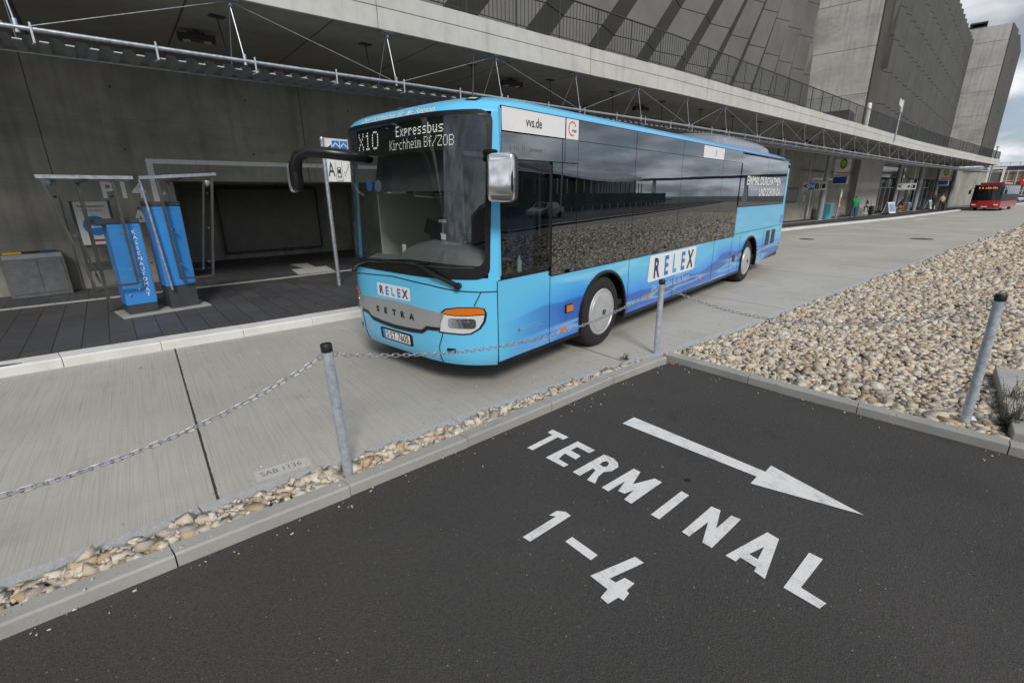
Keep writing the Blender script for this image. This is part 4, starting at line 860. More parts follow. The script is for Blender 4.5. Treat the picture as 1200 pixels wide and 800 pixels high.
# side graphics
def sd(x, z, off=.004): return V3(BP(x, -off, z))
def spoly(name, pts, mat, off, parent=bus): return MB().poly([sd(a, b, off) for a, b in pts]).build(name, mat, parent)
def rr2(x0, x1, z0, z1, r, sh=0.):
    return [(a+sh*(b-z0), b) for a, b in rrect(x0, x1, z0, z1, r)][::-1]
wpn = spoly('web_address_panel', [(.765, 2.585), (1.765, 2.585), (1.765, 2.785), (.765, 2.785)], WSTK, .012)
MB().text('vvs.de', sd(1.235, 2.645, .0135), (1, 0, 0), (0, 0, 1), .125, bold=.012, wide=.82).build('lettering', INK, wpn)
lg = spoly('logo_panel', [(1.785, 2.585), (2.02, 2.585), (2.02, 2.785), (1.785, 2.785)], WSTK, .012)
ring = MB(); A = [math.radians(a) for a in range(20, 291, 10)]; ring.add([tuple(sd(1.90+.075*math.cos(a), 2.69+.075*math.sin(a), .0135)) for a in A]+[tuple(sd(1.90+.059*math.cos(a), 2.69+.059*math.sin(a), .0135)) for a in A], [(i, i+1, len(A)+i+1, len(A)+i) for i in range(len(A)-1)]); ring.build('logo_ring', ORG, lg)
MB().text('vvs', sd(1.935, 2.655, .0135), (1, 0, 0), (0, 0, 1), .06, bold=.02, wide=1.1).build('lettering', INK, lg)
for wd_, xx_ in (('S', .88), ('415', .93), ('LE', 1.06), ('business', 1.18)): MB().text(wd_, sd(xx_, 2.42, .0115), (1, 0, 0), (0, 0, 1), .062, align='L', wide=.95).build('model_lettering', FAINT, bus)
rxp = spoly('route_panel', rr2(4.02, 5.88, .70, 1.105, .05, .09), WSTK, .006)
for ch, xx, mt_ in (('R', 4.33, NAVY), ('E', 4.68, MIDB), ('L', 5.01, SKYB), ('E', 5.35, MIDB), ('X', 5.66, NAVY)): MB().text(ch, sd(xx, .755, .0075), (1, 0, 0), (0, 0, 1), .42, bold=.035, wide=.80).build('route_letter', mt_, rxp)
MB().text('Der Expressbus f\u00fcr die Region', sd(4.95, .55, .005), (1, 0, 0), (0, 0, 1), .125, wide=.98).build('slogan_lettering', M('pale_blue_lettering', (.62, .72, .86), .5), bus)
MB().text('EINMAL DURCHATMEN', sd(11.15, 2.17, .012), (1, 0, 0), (0, 0, 1), .245, align='R', bold=.028, wide=1.08).build('window_slogan', WSTK, bus)
MB().text('UND SCHON DA.', sd(11.25, 1.93, .012), (1, 0, 0), (0, 0, 1), .24, align='R', bold=.028, wide=1.0).build('window_slogan', WSTK, bus)
wpl = spoly('operator_panel', [(5.78, 2.585), (6.80, 2.585), (6.80, 2.775), (5.78, 2.775)], WSTK, .012)
MB().text('Ji', sd(6.36, 2.65, .0135), (1, 0, 0), (0, 0, 1), .11, bold=.03).build('emblem', SKYB, wpl); MB().text('wwwww', sd(6.3, 2.605, .0135), (1, 0, 0), (0, 0, 1), .03).build('emblem', FAINT, wpl)
bpy.data.objects.remove([o for o in wpl.children if o.name.startswith('emblem.')][0])
ck = spoly('operator_notice', [(.99, .60), (1.01, .60), (1.015, .635), (.985, .635)], M('dull_red_ink', (.35, .06, .05), .5), .004)
for i, (a, w_) in enumerate(((1.05, .26), (1.05, .34), (1.05, .28))): spoly('notice_line', [(a, .635-.035*i), (a+w_, .64-.035*i), (a+w_, .645-.035*i), (a, .64-.035*i)], M('notice_ink', (.22, .45, .66), .5), .004)
# roof pod
pod = MB(); 
def podf(u, v): 
    a = math.pi*u; lx = 7.0+v*4.0; h = .30*min(1, (1-abs(2*v-1)**6)**.5) if True else 0
    return BP(lx, YC-.95*math.cos(a), 2.91+max(0, h*(math.sin(a)**.45)))
pod.grid(podf, [i/16 for i in range(17)], [0, .02, .06, .12, .25, .5, .75, .88, .94, .98, 1.]); pod.build('roof_unit', M('roof_unit_grey', (.20, .22, .26), .25, coat=.5), bus, smooth=40)
# ---- interior
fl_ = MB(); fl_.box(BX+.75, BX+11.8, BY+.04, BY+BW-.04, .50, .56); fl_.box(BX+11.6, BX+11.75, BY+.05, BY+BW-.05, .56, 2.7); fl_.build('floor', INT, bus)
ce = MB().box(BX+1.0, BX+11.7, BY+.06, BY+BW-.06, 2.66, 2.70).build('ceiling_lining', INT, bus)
dsh = MB(); 
prof = [(.44, .75), (.44, 1.20), (.52, 1.30), (.70, 1.36), (.98, 1.30), (1.06, 1.18), (1.06, .75)]
def dash_top(y): return interp(y, [.12, .3, .6, .95, 1.25, 1.5, 2.3], [1.38, 1.47, 1.53, 1.55, 1.50, 1.34, 1.30])
yy_ = [.12, .2, .3, .45, .6, .78, .95, 1.1, 1.25, 1.4, 1.5, 1.9, 2.3]
def dfn(u, v):
    i = int(v); x, z = prof[i]; sc_ = (z-1.2)/(1.36-1.2) if z > 1.2 else 0
    zt = dash_top(u) if z >= 1.3 else z; zt = zt-.05 if i in (2, 4) else zt
    return BP(max(x, FX(u, 1.3)+.05+(x-.44)), u, zt)
dsh.grid(dfn, yy_, list(range(7))); dsh.build('dashboard', M('dash_grey', (.16, .165, .17), .55, var=.1), bus, smooth=50)
sw = MB(); c_ = V3(BP(1.02, .62, 1.38)); R_ = Matrix.Rotation(math.radians(-35), 3, 'Y')
sw.tube([c_+R_ @ V3((.22*math.cos(a), .22*math.sin(a), 0)) for a in [i*math.pi/12 for i in range(24)]], .016, 6, closed=True); sw.cyl(c_+R_ @ V3((0, 0, -.02)), c_+R_ @ V3((0, 0, -.25)), .05, n=10); [sw.cyl(c_, c_+R_ @ V3((.22*math.cos(a), .22*math.sin(a), 0)), .013, n=5) for a in (0, 2.1, 4.2)]; sw.build('steering_wheel', BLK, bus, smooth=50)
def seat(x, y, w=.44, m=SEATB, hb=.75, z=.56, name='seat'):
    s_ = MB(); s_.box(BX+x, BX+x+.44, BY+y, BY+y+w, z+.36, z+.46); s_.obox(V3(BP(x+.40, y, z+.42)), (.09, 0, -.01), (0, w, 0), (.13, 0, hb)); s_.box(BX+x+.1, BX+x+.34, BY+y+w*.4, BY+y+w*.6, z, z+.37); return s_.build(name, m, bus, bevel=.03)
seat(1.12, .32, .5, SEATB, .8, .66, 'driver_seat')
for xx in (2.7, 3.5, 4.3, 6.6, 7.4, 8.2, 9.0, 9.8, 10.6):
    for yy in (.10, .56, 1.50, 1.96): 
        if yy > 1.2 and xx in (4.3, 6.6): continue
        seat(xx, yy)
po = MB()
for x, y in ((1.45, 1.28), (2.3, .75), (2.3, 1.55), (4.9, 1.5), (6.3, 1.5)): po.cyl(BP(x, y, .56), BP(x, y, 2.66), .017, n=8)
po.tube([BP(1.45, 1.28, 2.0), BP(1.05, 1.35, 2.0), BP(.98, 1.62, 2.02), BP(.98, 1.66, 2.2)], .018, 8); po.tube([BP(2.3, .7, 2.45), BP(8, .7, 2.45)], .016, 6).tube([BP(2.3, 1.6, 2.45), BP(8, 1.6, 2.45)], .016, 6); po.build('grab_rail', GALV, bus, smooth=50)
tk = MB(); tk.box(BX+.93, BX+1.13, BY+.98, BY+1.2, 1.50, 1.78).box(BX+.98, BX+1.1, BY+1.24, BY+1.40, 1.52, 1.72).box(BX+1.0, BX+1.05, BY+1.05, BY+1.15, 1.3, 1.5); t_ = tk.build('ticket_printer', BLK, bus, bevel=.01); MB().box(BX+.922, BX+.929, BY+1.02, BY+1.15, 1.72, 1.755).box(BX+.922, BX+.929, BY+1.07, BY+1.13, 1.58, 1.60).build('printer_label', WSTK, t_)
gear = MB(); gear.box(BX+.98, BX+1.10, BY+.78, BY+.90, 1.52, 1.60).box(BX+.95, BX+1.02, BY+.30, BY+.44, 1.46, 1.60).box(BX+.9, BX+1.0, BY+.14, BY+.2, 1.42, 1.9).obox(V3(BP(1.0, 1.38, 1.55)), (.02, 0, .0), (0, .16, .04), (.04, -.03, .17)); gear.tube([BP(1.0, 1.0, 1.55), BP(1.02, 1.02, 2.1), BP(1.02, 1.2, 2.25)], .02, 6); gear.build('cab_gear', BLK, bus, bevel=.01)
MB().box(BX+.80, BX+.812, BY+1.66, BY+1.72, 1.33, 1.45).box(BX+.84, BX+.848, BY+.95, BY+1.02, 1.54, 1.60).build('cab_slip', WSTK, bus)
sh2 = MB(); sh2.tube([BP(1.46, .62, 1.0), BP(1.47, .62, 1.35), BP(1.50, .60, 1.62)], [.20, .19, .12], 10); sh2.build('seat_cover', SEATB, bus, smooth=60)
pw = MB().box(BX+1.68, BX+1.71, BY+.1, BY+1.0, .56, 1.55).box(BX+1.66, BX+1.72, BY+.94, BY+1.02, .56, 2.66).build('cab_partition', INT, bus)
sb_ = MB().obox(V3(BP(.55, .42, 2.06)), (.10, 0, .40), (0, 1.42, 0), (.012, 0, 0)).build('sun_blind', M('blind_grey', (.045, .047, .05), .7), bus)
MB().box(BX+.98, BX+2.95, BY+BW-.05, BY+BW-.03, .8, 2.05).build('door_film', M('pale_film', (.55, .56, .47), .8, var=.1, scale=2), bus)
# destination display: dots of light on a black board behind the glass
FONT = {'X': '10001 10001 01010 00100 01010 10001 10001', '1': '00100 01100 00100 00100 00100 00100 01110', '0': '01110 10001 10001 10001 10001 10001 01110', 'E': '11111 10000 10000 11110 10000 10000 11111', 'x': '00000 00000 10001 01010 00100 01010 10001', 'p': '00000 00000 11110 10001 11110 10000 10000', 'r': '00000 00000 10110 11001 10000 10000 10000', 'e': '00000 00000 01110 10001 11111 10000 01110', 's': '00000 00000 01111 10000 01110 00001 11110', 'b': '10000 10000 11110 10001 10001 10001 11110', 'u': '00000 00000 10001 10001 10001 10011 01101', 'K': '10001 10010 10100 11000 10100 10010 10001', 'i': '010 000 110 010 010 010 111', 'c': '00000 00000 01110 10000 10000 10000 01110', 'h': '10000 10000 11110 10001 10001 10001 10001', 'm': '00000 00000 11010 10101 10101 10101 10101', 'B': '11110 10001 10001 11110 10001 10001 11110', 'f': '0011 0100 0100 1110 0100 0100 0100', '/': '00001 00001 00010 00100 01000 10000 10000', 'Z': '11111 00001 00010 00100 01000 10000 11111', 'O': '01110 10001 10001 10001 10001 10001 01110', ' ': '00 00 00 00 00 00 00'}
dis = fpatch('destination_display', [[(.30, 2.43), (1.93, 2.43), (1.93, 2.715), (.30, 2.715)]], M('display_black', (.006, .006, .007), .6), -.035)
def leds(string, y0, z0, px, pz, bold=False):
    m_ = MB(); cx_ = 0
    for ch in string:
        rws = FONT[ch].split()
        for r_, row in enumerate(rws):
            for c_, b in enumerate(row):
                if b == '1':
                    for dd in ((0, 1) if bold else (0,)):
                        y, z = y0-(cx_+c_+dd*.6)*px, z0+(6-r_)*pz; h = px*.33; k = pz*.33
                        m_.add([FP(y+h, z-k, -.030), FP(y-h, z-k, -.030), FP(y-h, z+k, -.030), FP(y+h, z+k, -.030)], [(0, 1, 2, 3)])
        cx_ += len(rws[0])+1+(1 if bold else 0)
    return m_.build('display_lettering', LED, dis)
leds('X10', 1.85, 2.51, .0245, .0265); leds('Expressbus', 1.125, 2.595, .0100, .0142, True); leds('Kirchheim Bf/ZOB', 1.235, 2.472, .0104, .0142)
MB().cyl(BP(.95, .55, 2.92), BP(1.05, .62, 3.35), .008, .004, n=6).build('roof_antenna', BLK, bus)
# ================================================================== bollards and chains
def bollard(x, y, h, tilt, lab):
    t_ = thing('chain_post', lab, 'bollard', (x, y, -.03), 0, 'galvanised chain posts along the walkway')
    d = V3((tilt[0], tilt[1], h)); b = V3((x, y, 0))
    MB().cyl(b+V3((0, 0, -.1)), b+d*((h-.05)/h), .036, n=24).build('tube', M('galvanised_post', (.52, .57, .63), .45, .45, var=.25, scale=22, fine=.25, bscale=50), t_, smooth=50)
    MB().lathe([(.0385, 0), (.0395, .006), (.0395, .05), (.035, .058), (0, .06)], b+d*((h-.06)/h), d, 24).build('cap', BLACK, t_, smooth=40)
    top = b+d*((h-.09)/h); e = MB()
    for s in (-1, 1):
        v = V3((.96, -.12, 0))*s if abs(x-5.5) > .3 or y > 2.7 else V3((0, 1, 0))*s
        if abs(x-5.6) < .06 and y > 2: v = V3((-.97, .12, 0)) if s < 0 else V3((0, -1, 0))
        c = top+v*.055; u = v.normalized(); w = V3((0, 0, 1))
        e.tube([c+(u*math.cos(a)+w*math.sin(a))*.018 for a in [i*math.pi/6 for i in range(12)]], .005, 5, closed=True)
    e.build('eye', GALV, t_); return top
tA = bollard(1.48, 2.98, 1.05, (-.03, .03), 'galvanised post with black cap rising from the pale stone strip beside the SAB 1136 patch')
tB = bollard(5.60, 2.45, .985, (.0, .0), 'galvanised post with black cap at the kerb corner, in front of the RELEX panel')
tC = bollard(5.53, -.52, 1.19, (-.015, .015), 'tall galvanised post with black cap beside the weed at the gravel edge')
tL = bollard(-1.75, 3.46, 1.05, (0, 0), 'galvanised post with black cap beyond the left picture edge')
def chain(a, b, sag, lab, pitch=.046):
    a, b = V3(a), V3(b); Ld = (b-a).length; n = int((Ld+2.7*sag*sag/Ld)/pitch); m_ = MB()
    P = [a.lerp(b, i/n)+V3((0, 0, -sag*4*(i/n)*(1-i/n))) for i in range(n+1)]
    for i in range(n):
        d = (P[i+1]-P[i]); c = (P[i]+P[i+1])/2; u = d.normalized(); v = u.cross(V3((0, 0, 1))).normalized(); w = u.cross(v)
        q = rng.uniform(-.3, .3)+(math.pi/2 if i % 2 else 0.1); s = v*math.cos(q)+w*math.sin(q)
        hl, hw = .0225, .0125; path = []
        for k in range(6): an = -math.pi/2+math.pi*k/5; path.append(c+u*(hl+hw*math.cos(an)-.004)+s*(hw*math.sin(an)))
        for k in range(6): an = math.pi/2+math.pi*k/5; path.append(c-u*(hl-hw*abs(math.cos(an))*-1-.004)+s*(hw*math.sin(an)))
        m_.tube(path, .0037, 5, closed=True)
    return tag(m_.build('chain', M('chain_steel', (.36, .38, .41), .5, .55, var=.3, scale=40), smooth=60), lab, 'chain', 'steel link chains between the posts')
ea, eb = V3((.07, -.01, -.01)), V3((-.07, .01, -.01))
chain(tA+ea, tB+eb, .26, 'steel chain sagging in front of the blue bus between the two middle posts')
chain(tL+ea, tA+eb, .34, 'steel chain sagging over the empty lane towards the left edge')
chain(tB+V3((0, -.07, -.01)), tC+V3((0, .07, -.05)), .27, 'steel chain sagging over the gravel from the kerb corner post')
tR = bollard(5.45, -3.6, 1.19, (0, 0), 'galvanised post with black cap beyond the right picture edge')
chain(tC+V3((0, -.07, -.05)), tR+V3((0, .07, 0)), .25, 'short end of steel chain leaving the tall post to the right')
# ------------------------------------------------------------------ weeds and litter
def weed(name, x, y, z, h, n, lab, flowers=0, spread=.5):
    t_ = thing(name, lab, 'weed', (x, y, z)); st, lf, fl_ = MB(), MB(), []
    for i in range(n):
        a = rng.uniform(0, 6.28); r = rng.uniform(.1, spread); hh = h*rng.uniform(.55, 1.05); p0 = V3((x+rng.normal(0, .025), y+rng.normal(0, .025), z)); d = V3((math.cos(a)*r, math.sin(a)*r, 1)).normalized()
        P = [p0+d*hh*k/5+V3((rng.normal(0, .012), rng.normal(0, .012), -.10*hh*(k/5)**2*r)) for k in range(6)]
        st.tube(P, [.0035*(1-.13*k) for k in range(6)], 4)
        for k in range(1, 6):
            for _ in range(4):
                q = P[k-1].lerp(P[k], rng.random()); b = rng.uniform(0, 6.28); l_ = rng.uniform(.025, .06)*(1.2-k/6); u = V3((math.cos(b), math.sin(b), rng.uniform(-.2, .7))).normalized(); v = u.cross(V3((0, 0, 1))).normalized()*l_*.17
                lf.add([q, q+u*l_*.5+v, q+u*l_+V3((0, 0, -l_*.15)), q+u*l_*.5-v], [(0, 1, 2, 3)])
        if len(fl_) < flowers: fl_.append(P[-1])
    st.build('stems', M('weed_stem', (.075, .062, .03), .8, var=.3, scale=30), t_); lf.build('leaves', M('weed_leaf', (.055, .070, .025), .7, var=.5, scale=35), t_)
    for q in fl_:
        f = MB()
        for k in range(12): b = k*math.pi/6; f.add([q, q+V3((math.cos(b)*.013, math.sin(b)*.013, .006)), q+V3((math.cos(b+.3)*.013, math.sin(b+.3)*.013, .006))], [(0, 1, 2)])
        f.lathe([(0, .004), (.006, .003), (.006, -.006), (0, -.01)], q, n=8); f.build('flower', M('yellow_petal', (.75, .50, .02), .6), t_)
weed('wild_weed', 5.66, -.80, .0, .46, 30, 'straggly dark green weed with small yellow flowers beside the tall post', 5, .75)
weed('wild_weed', 6.35, -.86, .0, .30, 16, 'low green weed with a yellow flower behind the straggly one', 2, .9)
weed('wild_weed', 5.16, 2.65, -.005, .12, 4, 'tiny green sprout at the lane edging beside the blue bus front wheel', 0, .35)
for i, (x, y) in enumerate(((11.5, -.55), (13.2, -1.3), (9.6, -.72), (14.5, -1.5))): weed('gravel_weed', x, y, -.01, .12, 6, ['small flat weed in the gravel just left of the tall post top', 'small flat weed farther back in the gravel', 'low green tuft in the gravel near the tall post', 'farthest low green tuft in the gravel'][i], 0, 1.6)
def litter(x, y, z, w, lab, col, rz):
    m_ = MB(); R_ = Matrix.Rotation(rz, 3, 'Z'); o = V3((x, y, z))
    m_.add([o+R_ @ V3(p) for p in ((-w, -.025, .0), (0, -.03, .022), (w, -.02, .006), (w*.9, .035, .012), (0, .03, .03), (-w, .03, .008))], [(0, 1, 4, 5), (1, 2, 3, 4)]); tag(m_.build('paper_scrap', M(col[0], col[1], .8)), lab, 'litter')
litter(5.62, -.55, .035, .06, 'crumpled white paper scrap in the gravel at the foot of the tall post', ('paper_white', (.68, .68, .74)), .5)
litter(9.4, .55, .05, .07, 'small white paper scrap lying out in the pale gravel', ('paper_white', (.68, .68, .74)), 1.2)

litter(5.36, 2.12, .004, .028, 'brown dead leaf on the asphalt in the kerb corner', ('dead_leaf', (.20, .09, .045)), .2)
litter(4.42, -1.05, .004, .02, 'small brown leaf on the asphalt near the right hand kerb', ('dead_leaf', (.20, .09, .045)), 1.)
tag(MB().lathe([(0, .006), (.018, .005), (.024, .001), (.026, 0)], (3.07, 1.02, .0), n=14).build('tar_spot', M('tar_black', (.008, .008, .008), .6)), 'small black tar spot on the asphalt between arrow and lettering', 'spot')
tag(MB().lathe([(0, .008), (.010, .006), (.014, .001), (.015, 0)], (3.12, 1.24, .0), n=8).build('pebble', M('brown_pebble', (.20, .11, .07), .8)), 'small brown pebble on the asphalt beside the arrow shaft', 'pebble')
# ================================================================== on the platform, left
MBLUE = M('machine_blue', (.045, .255, .66), .38, var=.04, coat=.25); MGREY = M('machine_grey', (.060, .062, .066), .5, .2)
WIN = M('notice_white', (.66, .66, .66), .5, var=.03); REDI = M('dark_red_ink', (.42, .03, .05), .5); BLUI = M('sign_blue', (.025, .20, .58), .45)
def machine(x0, x1, y, top, plinth, lab, lettering):
    t_ = thing('ticket_machine', lab, 'ticket machine', ((x0+x1)/2, y+.2, .12), 0, 'blue pay machines in the glass shelter')
    MB().box(x0+.01, x1-.01, y+.01, y+.40, .12, plinth).build('plinth', MGREY, t_)
    MB().box(x0, x1, y, y+.42, plinth, top).build('cabinet', MBLUE, t_, bevel=.006)
    MB().box(x0-.13 if lettering else x0-.01, x1+.01, y-.012, y+.45, top, top+.075).build('lid', MGREY, t_, bevel=.005)
    MB().box(x0+.01, x1-.01, y-.002, y+.001, top-.055, top-.05).build('seam', M('blue_seam', (.02, .12, .35), .5), t_)
    if lettering:
        m_ = MB()
        for i, ch in enumerate('KASSENAUTOMAT'): m_.text(ch, (x1-.10, y-.004, top-.17-i*.0865), (1, 0, 0), (0, 0, 1), .088, bold=.02)
        m_.build('lettering', WSTK, t_)
    if lettering:
        for kx, kz in ((x0+.08, .47), (x0+.22, .56)): MB().lathe([(0, .02), (.018, .016), (.022, 0)], (kx, y-.001, kz), (0, -1, 0), 12).build('knob', CHR, t_, smooth=50)
    else: MB().box(x1+.02, x1+.03, y+.1, y+.2, 1.0, 1.14).build('lock', BLACK, t_)
    sc_ = MB().box(x0+.05, x1-.05, y+.42, y+.426, top-.5, top-.15).build('screen', M('dark_pane', (.02, .02, .022), .08), t_)
    MB().box(x1-.0, x1+.02, y+.05, y+.37, plinth+.05, top-.02).build('side_frame', GALVL, t_)
machine(1.47, 1.895, 9.95, 1.64, .31, 'shorter blue pay machine lettered KASSENAUTOMAT on a dark plinth', True)
machine(2.07, 2.52, 9.94, 1.90, .545, 'taller plain blue pay machine beside the lettered one', False)
tag(MB().box(1.36, 2.66, 9.80, 10.55, .119, .15).build('machine_base', concrete('pad_concrete', (.30, .29, .27), (.42, .41, .38)), bevel=.008), 'pale concrete base slab under the two blue pay machines', 'base slab')
# glass wind screens: two tall framed panes each side, meeting at a point
sh_ = thing('glass_shelter', 'steel framed glass wind screen standing round the pay machines', 'shelter', (2.0, 10.2, .12))
FR = M('shelter_steel', (.12, .118, .112), .4, .6); PG = glass('shelter_glass', (.90, .92, .91), 1.5)
def screen(p0, p1, zb, zt, post0, post1):
    p0, p1 = V3(p0), V3(p1); d = p1-p0; u = d.normalized(); m_ = MB(); z = V3((0, 0, 1))
    g_ = MB().poly([p0+z*(zb+.04), p1+z*(zb+.04), p1+z*(zt-.02), p0+z*(zt-.02)]).build('glass_pane', PG, sh_)
    for p in (p0, p1): m_.beam(p+z*zb, p+z*zt, .04, .04, up=(0, 1, 0))
    for p in (p0+u*.12, p1-u*.12): pass
    m_.beam(p0+z*zb, p1+z*zb, .05, .04); m_.build('pane_frame', FR, sh_)
    for s in (p0+u*.13, p1-u*.13):
        for zz in (zb+.28, (zb+zt)/2, zt-.3):
            MB().cyl(s+z*zz+V3((0, -.035, 0)), s+z*zz+V3((0, .035, 0)), .022, n=10).build('glass_clamp', CHR, sh_)
def trap(xa, xb, xc, xd, y, zb, zt):
    """a tapered pane in the plane y: top edge xa-xb, bottom edge xc-xd, held off a double post"""
    MB().poly([(xc, y, zb), (xd, y, zb), (xb, y, zt), (xa, y, zt)]).build('glass_pane', PG, sh_)
    m_ = MB(); m_.beam((xa, y, zt), (xc, y, zb), .035, .04, up=(0, 1, 0)); m_.beam((xb, y, zt), (xd, y, zb), .035, .04, up=(0, 1, 0)); m_.beam((xc, y, zb), (xd, y, zb), .035, .035); m_.build('pane_frame', FR, sh_)
    for k in (.15, .5, .85):
        for p, q, s in ((xa, xc, 1), (xb, xd, -1)):
            x = p+(q-p)*k+s*.06; z = zt+(zb-zt)*k; MB().cyl((x, y-.03, z), (x, y+.03, z), .02, n=10).build('glass_clamp', CHR, sh_)
trap(.85, 1.66, 1.12, 1.67, 9.80, .68, 2.31); trap(2.24, 3.06, 2.28, 2.78, 9.80, .67, 2.36)
m_ = MB(); m_.beam((.98, 9.86, 2.30), (1.20, 9.86, .74), .03, .03, up=(0, 1, 0)); m_.build('pane_frame', FR, sh_); m_ = MB(); m_.beam((2.94, 9.86, 2.32), (2.66, 9.86, .79), .03, .03, up=(0, 1, 0)); m_.build('pane_frame', FR, sh_)
MB().beam((.80, 9.83, 2.345), (1.92, 9.77, 2.345), .07, .05).build('top_rail', GALV, sh_); MB().beam((2.0, 9.77, 2.345), (3.14, 9.83, 2.43), .07, .05).build('top_rail', GALV, sh_)
MB().cyl((2.13, 9.85, .5), (2.02, 9.85, 2.33), .02, n=10).build('upright', GALV, sh_); MB().beam((2.60, 10.7, .13), (2.60, 10.7, 2.33), .05, .05, up=(0, 1, 0)).beam((2.60, 10.7, 2.33), (2.6, 9.82, 2.37), .05, .05).build('upright', FR, sh_)
MB().beam((1.35, 10.7, .13), (1.35, 10.7, 2.30), .05, .05, up=(0, 1, 0)).beam((1.35, 10.7, 2.30), (1.35, 9.82, 2.32), .05, .05).build('upright', FR, sh_)
for x, y in ((.93, 9.92), (3.0, 9.92)): MB().lathe([(0, 0), (.055, 0), (.06, -.02), (.055, -.06), (.03, -.1), (0, -.11)], (x, y, 2.325), n=14).build('spot_lamp', GALVL, sh_, smooth=50)
# grey sorting cabinet by the wall
cb = thing('waste_cabinet', 'low grey metal waste sorting cabinet against the concrete wall', 'cabinet', (.7, 13.9, .12), 0)
x0, x1, y0, y1 = .26, 1.19, 13.62, 13.98
MB().box(x0, x1, y0, y1, .12, 1.0).build('carcass', M('cabinet_grey', (.15, .155, .16), .5, .3, var=.15), cb, bevel=.01)
for a, b in ((x0+.04, x0+.50), (x0+.51, x1-.05)): MB().box(a, b, y0-.012, y0+.0, .20, .88).build('door', M('cabinet_door_grey', (.175, .18, .185), .45, .35, var=.18, scale=9), cb, bevel=.004)
for (a, b, mt_) in ((x0+.06, x0+.33, M('yellow_lid', (.70, .42, .02), .5)), (x0+.335, x0+.60, BLACK), (x0+.605, x0+.86, M('blue_lid', (.03, .045, .30), .5))):
    MB().box(a, b, y0+.02, y0+.26, 1.0, 1.03).build('lid', mt_, cb, bevel=.006)
MB().box(x0+.03, x1-.03, y0-.006, y0+.01, .90, .985).build('label_strip', M('cabinet_label', (.30, .30, .30), .5), cb)
# smoking station board
sm_ = thing('smoking_sign', 'white smoking station notice with a blue disc, behind the lettered pay machine', 'sign board', (1.75, 13.2, .12))
MB().box(1.50, 2.06, 13.20, 13.24, 1.12, 1.98).build('panel', WIN, sm_, bevel=.004); MB().box(1.46, 1.50, 13.19, 13.25, .12, 2.0).box(2.06, 2.10, 13.19, 13.25, .12, 2.0).box(1.5, 2.06, 13.19, 13.25, 1.06, 1.12).box(1.5, 2.06, 13.19, 13.25, .58, .75).build('frame', DGREY, sm_)
MB().text('Raucherstation', (1.78, 13.197, 1.87), (1, 0, 0), (0, 0, 1), .075, bold=.012, wide=.95).text('smoking station', (1.78, 13.197, 1.795), (1, 0, 0), (0, 0, 1), .06, wide=.95).box(1.70, 1.90, 13.196, 13.199, 1.18, 1.225).build('lettering', REDI, sm_)
d_ = MB().lathe([(0, .004), (.2, .004), (.2, 0)], (1.78, 13.199, 1.50), (0, -1, 0), 32).build('blue_disc', BLUI, sm_); MB().box(1.70, 1.90, 13.192, 13.195, 1.46, 1.49).obox((1.72, 13.1925, 1.44), (.04, 0, .03), (0, .002, 0), (-.02, 0, .05)).build('cigarette', WIN, d_)
# stop sign on a pole beside the bus
st_ = thing('stop_sign', 'white stop sign panel with blue pictograms and letter A on a slim steel pole', 'sign', (5.26, 9.88, .12))
MB().cyl((5.26, 9.88, .1), (5.26, 9.88, 3.16), .042, n=16).lathe([(.048, 3.15), (.05, 3.17), (.04, 3.2), (0, 3.205)], (5.26, 9.88, 0), n=16).build('pole', GALV, st_, smooth=50)
pn = MB().box(5.30, 5.82, 9.855, 9.90, 2.33, 3.19).build('panel', WHITE, st_, bevel=.004); yp = 9.852
MB().box(5.285, 5.302, 9.85, 9.905, 2.32, 3.2).box(5.818, 5.835, 9.85, 9.905, 2.32, 3.2).build('edge_trim', GALVL, st_)
for a in (5.46, 5.645): 
    q = MB().box(a, a+.165, yp, yp+.002, 2.80, 3.15).build('blue_field', BLUI, pn); w_ = MB()
    w_.holed([[(a+.01, 3.02), (a+.083, 3.09), (a+.155, 3.02), (a+.155, 3.05), (a+.083, 3.12), (a+.01, 3.05)]], lambda u, v: (u, yp-.002, v)); w_.text('H' if a < 5.6 else 'P', (a+.083, yp-.002, 2.84), (1, 0, 0), (0, 0, 1), .19, bold=.02); w_.build('pictogram', WHITE, q)
b_ = MB(); b_.text('A', (5.385, yp, 2.44), (1, 0, 0), (0, 0, 1), .40, bold=.006, wide=.55).text('<', (5.385, yp, 2.86), (1, 0, 0), (0, 0, 1), .33, bold=.02, wide=.7)
b_.box(5.48, 5.486, yp, yp+.002, 2.36, 2.74).box(5.63, 5.636, yp, yp+.002, 2.36, 2.74).box(5.49, 5.64, yp, yp+.002, 2.345, 2.353)
for (u0, u1, v0, v1) in ((5.515, 5.605, 2.42, 2.435), (5.515, 5.53, 2.42, 2.62), (5.59, 5.605, 2.42, 2.62), (5.515, 5.605, 2.605, 2.62), (5.53, 5.54, 2.38, 2.42), (5.58, 5.59, 2.38, 2.42), (5.535, 5.585, 2.50, 2.58)): b_.box(u0, u1, yp, yp+.002, v0, v1)
for i in range(6): b_.box(5.68+i*.018, 5.695+i*.018, yp, yp+.002, 2.44+i*.034, 2.465+i*.034)
b_.box(5.775, 5.79, yp, yp+.002, 2.64, 2.70).box(5.67, 5.68, yp, yp+.002, 2.50, 2.54).build('pictograms', INK, pn)
# hand rail and pull-down post by the recess
tag(MB().tube([(8.05, 13.6, .12), (8.05, 13.6, 1.1), (8.1, 13.9, 1.2)], .022, 8).build('grab_post', GALV), 'thin bent steel rail beside the dark doorway recess', 'rail')
